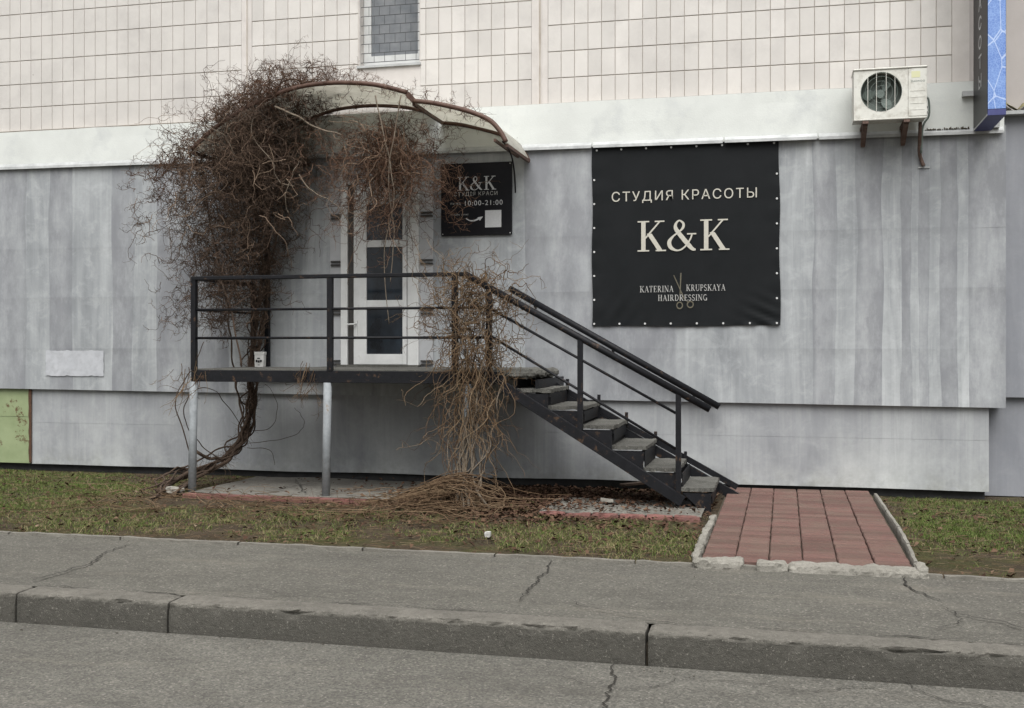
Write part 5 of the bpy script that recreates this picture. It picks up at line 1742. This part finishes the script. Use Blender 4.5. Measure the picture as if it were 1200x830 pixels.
# ------------------------------------------------------------------ second vine, climbing the right-hand leg and the railing
VX, VY = -2.93, -1.70
vin2 = thing('climbing_vine', (VX, VY, 0.0), 'dry tan vine wound round the right platform leg and railing post', 'vine', 'climbing vines')
for i in range(12):
    a = U(0, 2 * math.pi); rr = U(0.08, 0.3)
    gx, gy_ = VX + rr * math.cos(a), VY + 0.02 - abs(math.sin(a)) * rr * 0.55
    tx, ty_ = VX + U(-0.14, 0.14), -PF - U(0.03, 0.16)
    stem(vin2, [(gx, gy_, -0.03), (VX + (gx - VX) * 0.55, (gy_ + VY) / 2, 0.14), (VX + U(-.08, .08), VY + 0.08, 0.42), (tx, ty_, 0.9)], U(0.007, 0.014), 0.006, M['palebark'], 'cane', 0.04, 6, 7)
for i in range(14):
    tx = VX + U(-0.24, 0.26)
    stem(vin2, [(VX + U(-.1, .1), VY + U(-.05, .1), 0.1), (tx, -PF - U(0.03, .14), 0.55), (tx + U(-.12, .12), -PF - U(0.03, .12), 1.0), (tx + U(-.15, .2), -PF - U(-.05, .1), 1.5), (tx + U(-.2, .35), -PF - U(-.1, .1), 2.0)], U(0.005, 0.010), 0.003, M['palebark'] if i % 3 else M['bark'], 'cane', 0.09, 6, 8)
# pile of old canes thrown to the left at the foot
n = 150
P0 = np.stack([VX + U(-0.15, 0.15, n), VY + U(-0.12, 0.15, n), U(0.02, 0.36, n)], 1)
PILE = grow(P0, dirs(n, (-1.0, -0.10, -0.12), 0.26), U(0.4, 2.3, n), 26, 0.2, 1.8, 1.8)
dd = np.abs(PILE[:, :, 0] - VX)
PILE[:, :, 2] = np.clip(PILE[:, :, 2], 0.0 + U(0, 0.04, (n, 1)), 0.05 + U(0.2, 1.0, (n, 1)) * 0.24 * np.exp(-(dd / 0.42) ** 2) + U(0, 0.05, (n, 1)))
n = 200
x = np.clip(RNG.normal(-2.88, 0.19, n), -3.3, -2.45)
TG = grow(np.stack([x, -PF - U(-0.16, 0.16, n), U(1.3, 2.2, n)], 1), dirs(n, (0, 0, -0.3), 0.9), U(0.3, 0.9, n), 14, 1.4, 8.0, 2.2)
tt = side_twigs(TG, 1100, 0.04, 0.18, 7, 0.5, 14, 3)
n = 110
x = np.clip(RNG.normal(-2.9, 0.14, n), -3.3, -2.5)
HG = grow(np.stack([x, -PF - U(0.0, 0.2, n), U(0.8, 1.7, n)], 1), dirs(n, (0, 0, -1), 0.2), U(0.5, 1.2, n), 20, 3.2, 1.6, 1.3)
ht = side_twigs(HG, 420, 0.04, 0.16, 6, 1.5, 8, 2)
# reaching along the railing to the left and right
n = 70
RL = grow(np.stack([U(-3.3, -2.5, n), -PF - U(-.05, .08, n), U(1.6, 2.2, n)], 1), dirs(n, (-0.5, 0, 0.15), 0.6), U(0.4, 1.0, n), 16, 1.0, 5, 1.8)
rt = side_twigs(RL, 450, 0.04, 0.18, 5, 0.6, 9, 2)
strands_object('tangled_twigs', [(TG, 0.0042, 0.0018, 0.0, 0.8), (tt, 0.0025, 0.0011, 0.0, 0.8), (HG, 0.0042, 0.0018, 0.1, 0.9), (ht, 0.0025, 0.0011, 0.0, 0.8), (RL, 0.0038, 0.0016, 0.1, 0.9), (rt, 0.0022, 0.001, 0.0, 0.7)], M['cane'], vin2)
strands_object('thrown_canes', [(PILE, 0.0048, 0.0018, 0.0, 0.8)], M['cane'], vin2, k=4)

# thin wisps hanging under the deck edge
n = 26
x = np.concatenate([RNG.normal(ax(363, PF), 0.05, 12), RNG.normal(ax(212, PF) + .1, 0.1, 14)])
WS = grow(np.stack([x, np.full(n, -PF - 0.03), U(1.1, 1.35, n)], 1), dirs(n, (-0.1, -0.05, -1), 0.25), U(0.2, 0.5, n), 9, 1.5, 4, 0.9)
wst = side_twigs(WS, 120, 0.04, 0.14, 4, 0.6, 9, 2)
strands_object('wisps', [(WS, 0.0035, 0.0015, 0.0, 0.8), (wst, 0.0022, 0.001, 0.0, 0.7)], M['cane'], vine)

# ================================================================== GROUND COVER
def LZ(x, y):
    return np.array([lawnz(a, b) for a, b in zip(x, y)])
def inside_path(x, y):
    return (x > -0.64) & (x < 0.9) & (y < -0.2)
def on_slab(x, y):
    return ((x > pxa - 0.02) & (x < pxb + 0.17) & (y > py0 - 0.01)) | ((x > sa[0] - 0.02) & (x < sb[0] + 0.02) & (y > sa[1] + (sb[1] - sa[1]) * 0.3 - 0.08) & (y < sa[1] + 0.95))
def soft(x, y, s, o):
    return np.array([mnoise.noise(Vector((a * s, b * s, o))) for a, b in zip(x, y)])

# grass blades: bent triangles in tufts
NB = 420000
x = U(-10.6, 3.6, NB); y = -U(0.02, PWB - 0.08, NB)
patchy = 1.2 * soft(x, y, 0.85, 3.3) + 0.9 * soft(x, y, 3.2, 9.1) + 0.5 * soft(x, y, 11.0, 1.1)
left = np.clip((-6.3 - x) / 1.2, 0, 1); right = np.clip((x - 0.9) / 0.3, 0, 1)
frontm = np.clip((-y - 1.9) / 0.5, 0, 1)
base = 0.20 * frontm + 0.55 * left + 0.62 * right + 0.28 * np.exp(-((x + 1.4) / 1.0) ** 2) * frontm
nearw = np.exp(-((PWB + y - 0.0) / 0.38) ** 2)         # trodden bare strip along the pavement
dirtpatch = np.exp(-(((x - 1.75) / 0.75) ** 2 + ((y + 3.5) / 0.75) ** 2)) + 0.8 * np.exp(-(((x + 9.4) / 1.3) ** 2 + ((y + 3.3) / 0.35) ** 2))
prob = np.clip(base + 0.55 * patchy - 0.75 * nearw - 0.95 * dirtpatch, 0.0, 0.95)
keep = (U(0, 1, NB) < prob) & ~inside_path(x, y) & ~on_slab(x, y)
x, y = x[keep], y[keep]
left, right = left[keep], right[keep]
n = len(x)
z = LZ(x, y)
hgt = U(0.010, 0.034, n) * (1 + 0.7 * (U(0, 1, n) > 0.97))
ang = U(0, 2 * math.pi, n)
wd = U(0.0014, 0.0028, n); hgt = hgt * (1 + 0.9 * np.clip(soft(x, y, 6.0, 8.8), 0, 1))
lean = RNG.normal(size=(n, 2)) * 1.0
b0 = np.stack([x - np.cos(ang) * wd, y - np.sin(ang) * wd, z - 0.006], 1)
b1 = np.stack([x + np.cos(ang) * wd, y + np.sin(ang) * wd, z - 0.006], 1)
m0 = np.stack([x - np.cos(ang) * wd * .8 + lean[:, 0] * hgt * .35, y - np.sin(ang) * wd * .8 + lean[:, 1] * hgt * .35, z + hgt * 0.6], 1)
m1 = np.stack([x + np.cos(ang) * wd * .8 + lean[:, 0] * hgt * .35, y + np.sin(ang) * wd * .8 + lean[:, 1] * hgt * .35, z + hgt * 0.6], 1)
tp_ = np.stack([x + lean[:, 0] * hgt * 1.1, y + lean[:, 1] * hgt * 1.1, z + hgt * 0.92], 1)
V = np.stack([b0, b1, m1, m0, tp_], 1).reshape(-1, 3)
i5 = np.arange(n) * 5
F = np.concatenate([np.stack([i5, i5 + 1, i5 + 2], 1), np.stack([i5, i5 + 2, i5 + 3], 1), np.stack([i5 + 3, i5 + 2, i5 + 4], 1)])
dry = np.clip(0.55 * (1 - left - right) * 0.7 + 0.35 * U(0, 1, n) + 0.15 * soft(x, y, 1.4, 5.5), 0, 1)
tint = np.where(U(0, 1, n) < dry * 0.75, U(0.65, 1.0, n), U(0.0, 0.55, n))
g = np_mesh('grass', V, F, np.repeat(tint, 5), M['grass'], None, False)
tag(g, 'short patchy spring grass growing on the verge', 'grass', kind='stuff')

# dry straw lying flat
n = 9000
x = U(-10.4, 3.4, n); y = -U(0.1, PWB - 0.05, n)
ok = ~inside_path(x, y)
x, y = x[ok], y[ok]; n = len(x)
ST = grow(np.stack([x, y, LZ(x, y) + 0.012], 1), dirs(n, (0.1, 0, 0), (0.8, 0.8, 0.03)), U(0.02, 0.13, n) * (1 + 1.5 * (U(0, 1, n) > 0.93)), 5, 0.0, 2.5, 0.8)
ST[:, :, 2] = np.maximum(ST[:, :, 2] * 0.3 + (LZ(x, y) + 0.012)[:, None] * 0.7, -0.02) + 0.004
n2 = 190
LS = grow(np.stack([U(-6.6, -2.4, n2), -U(1.75, 2.9, n2), U(0.0, 0.06, n2)], 1), dirs(n2, (-0.6, -0.1, 0.05), (0.9, 0.45, 0.05)), U(0.3, 1.1, n2), 14, 0.3, 3.0, 1.2)
LS[:, :, 2] = np.clip(LS[:, :, 2], 0.0, 0.10)
st_o = strands_object('dry_stalks', [(ST, 0.0016, 0.001, 0.0, 1.0), (LS, 0.0034, 0.0016, 0.0, 0.8)], M['cane'], None)
tag(st_o, 'thin dry stalks and shoots strewn over the verge', 'stalks')

# fallen leaves
NL = 15000
x = np.concatenate([RNG.normal(-2.2, 0.95, NL * 2 // 3), U(-10.4, 3.4, NL - NL * 2 // 3)])
y = np.concatenate([-np.abs(RNG.normal(1.0, 0.75, NL * 2 // 3)) - 0.05, -U(0.05, PWB - 0.05, NL - NL * 2 // 3)])
pb = np.where(np.arange(NL) < NL * 2 // 3, 1.0, 0.42 + 0.5 * soft(x, y, 1.3, 2.2))
ok = (~inside_path(x, y)) & (y > -PWB + 0.06) & (U(0, 1, NL) < pb) & (x > -10.6) & (x < 3.5)
ok &= ~(on_slab(x, y) & (U(0, 1, NL) < 0.72))
x, y = x[ok], y[ok]; n = len(x)
z = LZ(x, y) + 0.008 + U(0, 0.02, n)
z = np.where(on_slab(x, y), 0.03, z)
sz = U(0.012, 0.034, n)
th = U(0, 2 * math.pi, n)
ex = np.stack([np.cos(th), np.sin(th), RNG.normal(size=n) * 0.35], 1)
ey = np.stack([-np.sin(th), np.cos(th), RNG.normal(size=n) * 0.35], 1)
C = np.stack([x, y, z], 1)
S_ = sz[:, None]
cup = np.stack([np.zeros(n), np.zeros(n), U(0.1, 0.5, n)], 1) * S_
V = np.stack([C - ex * S_, C - ex * S_ * .2 + ey * S_ * .55 + cup, C + ex * S_ + cup * .4, C - ex * S_ * .2 - ey * S_ * .55 + cup, C], 1).reshape(-1, 3)
i5 = np.arange(n) * 5
F = np.concatenate([np.stack([i5, i5 + 4, i5 + 1], 1), np.stack([i5 + 4, i5 + 2, i5 + 1], 1), np.stack([i5, i5 + 3, i5 + 4], 1), np.stack([i5 + 4, i5 + 3, i5 + 2], 1)])
under = np.exp(-((x + 2.2) / 1.4) ** 2)  # leaves coloured darker below the stair, standing in for its shade
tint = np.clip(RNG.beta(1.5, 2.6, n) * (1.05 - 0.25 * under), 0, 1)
lf = np_mesh('leaf_litter', V, F, np.repeat(tint, 5), M['leaf'], None, False)
tag(lf, 'brown fallen leaves scattered under the stair and over the verge', 'leaves', kind='stuff')

ng = 5200
x = U(-7.5, 2.8, ng)
wh = U(0, 1, ng)
gut = wh < 0.5
y = np.where(gut, -PK - np.abs(RNG.normal(0.0, 0.10, ng)) - 0.012, -PWB - np.abs(RNG.normal(0.0, 0.12, ng)) - 0.01)
sc = wh > 0.9
y = np.where(sc, -U(PWB, PK + 1.6, ng), y)
ok = (soft(x, y * 0.2, 1.7, 6.6) + U(-0.5, 0.7, ng) > 0) & ~((y < -PK + 0.2) & (y > -PK - 0.012)) & ~((y > -PWB - 0.25) & (x > -0.64) & (x < 0.92))
x, y = x[ok], y[ok]; n = len(x)
z = np.where(y < -PK, ZR + 0.004, -0.008 + 0.004)
r_ = U(0.002, 0.0065, n) * (1 + 1.2 * (U(0, 1, n) > 0.97))
C = np.stack([x, y, z], 1)
K = RNG.normal(size=(n, 4, 3)); K /= np.linalg.norm(K, axis=2, keepdims=True)
K[:, :, 2] = np.abs(K[:, :, 2]) * 0.6
V = (C[:, None, :] + K * r_[:, None, None]).reshape(-1, 3)
i4 = np.arange(n) * 4
F = np.concatenate([np.stack([i4, i4 + 1, i4 + 2], 1), np.stack([i4, i4 + 2, i4 + 3], 1), np.stack([i4, i4 + 3, i4 + 1], 1), np.stack([i4 + 1, i4 + 3, i4 + 2], 1)])
gt = np_mesh('grit', V, F, np.repeat(U(0, 1, n), 4), M['grit'], None, False)
tag(gt, 'fine grit and crumbs lying along the kerb and pavement edge', 'grit', kind='stuff')

# ================================================================== SMALL THINGS
bx_, by_ = ax(305, 0.55), -0.55
bag = thing('paper_carton', (bx_, by_, DK), 'small white printed carton standing on the platform deck', 'carton')
mm = MB()
w0, w1, d, h = 0.050, 0.057, 0.035, 0.165
mm.add([(bx_ - w0, by_ - d, DK + .001), (bx_ + w0, by_ - d, DK + .001), (bx_ + w0, by_ + d, DK + .001), (bx_ - w0, by_ + d, DK + .001),
        (bx_ - w1, by_ - d * .8, DK + h), (bx_ + w1, by_ - d * .8, DK + h), (bx_ + w1, by_ + d * .8, DK + h), (bx_ - w1, by_ + d * .8, DK + h)],
       [(0, 3, 2, 1), (4, 5, 6, 7), (0, 1, 5, 4), (1, 2, 6, 5), (2, 3, 7, 6), (3, 0, 4, 7)])
mm.build('carton_body', M['paper'], bag, bevel=0.003)
mm = MB(); mm.box(bx_ - w1 - 0.002, bx_ + w1 + 0.002, by_ - d * .8 - 0.004, by_ + d * .8 + 0.004, DK + h - 0.03, DK + h + 0.004)
mm.build('folded_top', M['paper'], bag, bevel=0.002)
mm = MB()
for (xa, xb, za, zb_) in ((-0.018, 0.016, 0.092, 0.103), (-0.036, -0.014, 0.055, 0.080), (-0.010, 0.010, 0.050, 0.076), (0.014, 0.038, 0.056, 0.080), (-0.012, 0.014, 0.022, 0.028)):
    yf = by_ - d - 0.003
    mm.quad((bx_ + xa, yf, DK + za), (bx_ + xb, yf, DK + za), (bx_ + xb, yf, DK + zb_), (bx_ + xa, yf, DK + zb_))
mm.build('print', M['black_metal'], bag)

q = gr(205, 577, 0.0)
tag(lump('stone', q[0] - 0.10, q[0] + 0.10, q[1] - 0.05, q[1] + 0.05, 0.0, 0.055, M['rubble'], None, 12, 0.03), 'flat pale stone lying by the left platform leg', 'stone')
q = gr(712, 590, 0.02)
tag(lump('foam_scrap', q[0] - 0.065, q[0] + 0.06, q[1] - 0.03, q[1] + 0.03, 0.025, 0.065, M['foam'], None, 15, 0.012), 'dirty white foam scrap lying on leaves under the stair', 'litter')
q = gr(802, 592, 0.02)
tag(lump('rag', q[0] - 0.08, q[0] + 0.07, q[1] - 0.03, q[1] + 0.03, 0.02, 0.06, M['rubber'], None, 19, 0.015), 'crumpled black scrap on the slab at the stair foot', 'litter')
q = gr(572, 630, -0.02)
tag(lump('paper_scrap', q[0] - 0.025, q[0] + 0.02, q[1] - 0.015, q[1] + 0.015, -0.02, 0.025, M['paper'], None, 23, 0.012), 'tiny crumpled white paper on bare soil near the pavement', 'litter')
q0_, q1_ = gr(728, 571, 0.03), gr(772, 569, 0.03)
tag(MB().bar((q0_[0], q0_[1], 0.05), (q1_[0], q1_[1], 0.075), 0.09, 0.025).build('plank', M['bark'], None, bevel=0.003), 'short dark wooden board lying under the stair', 'board')
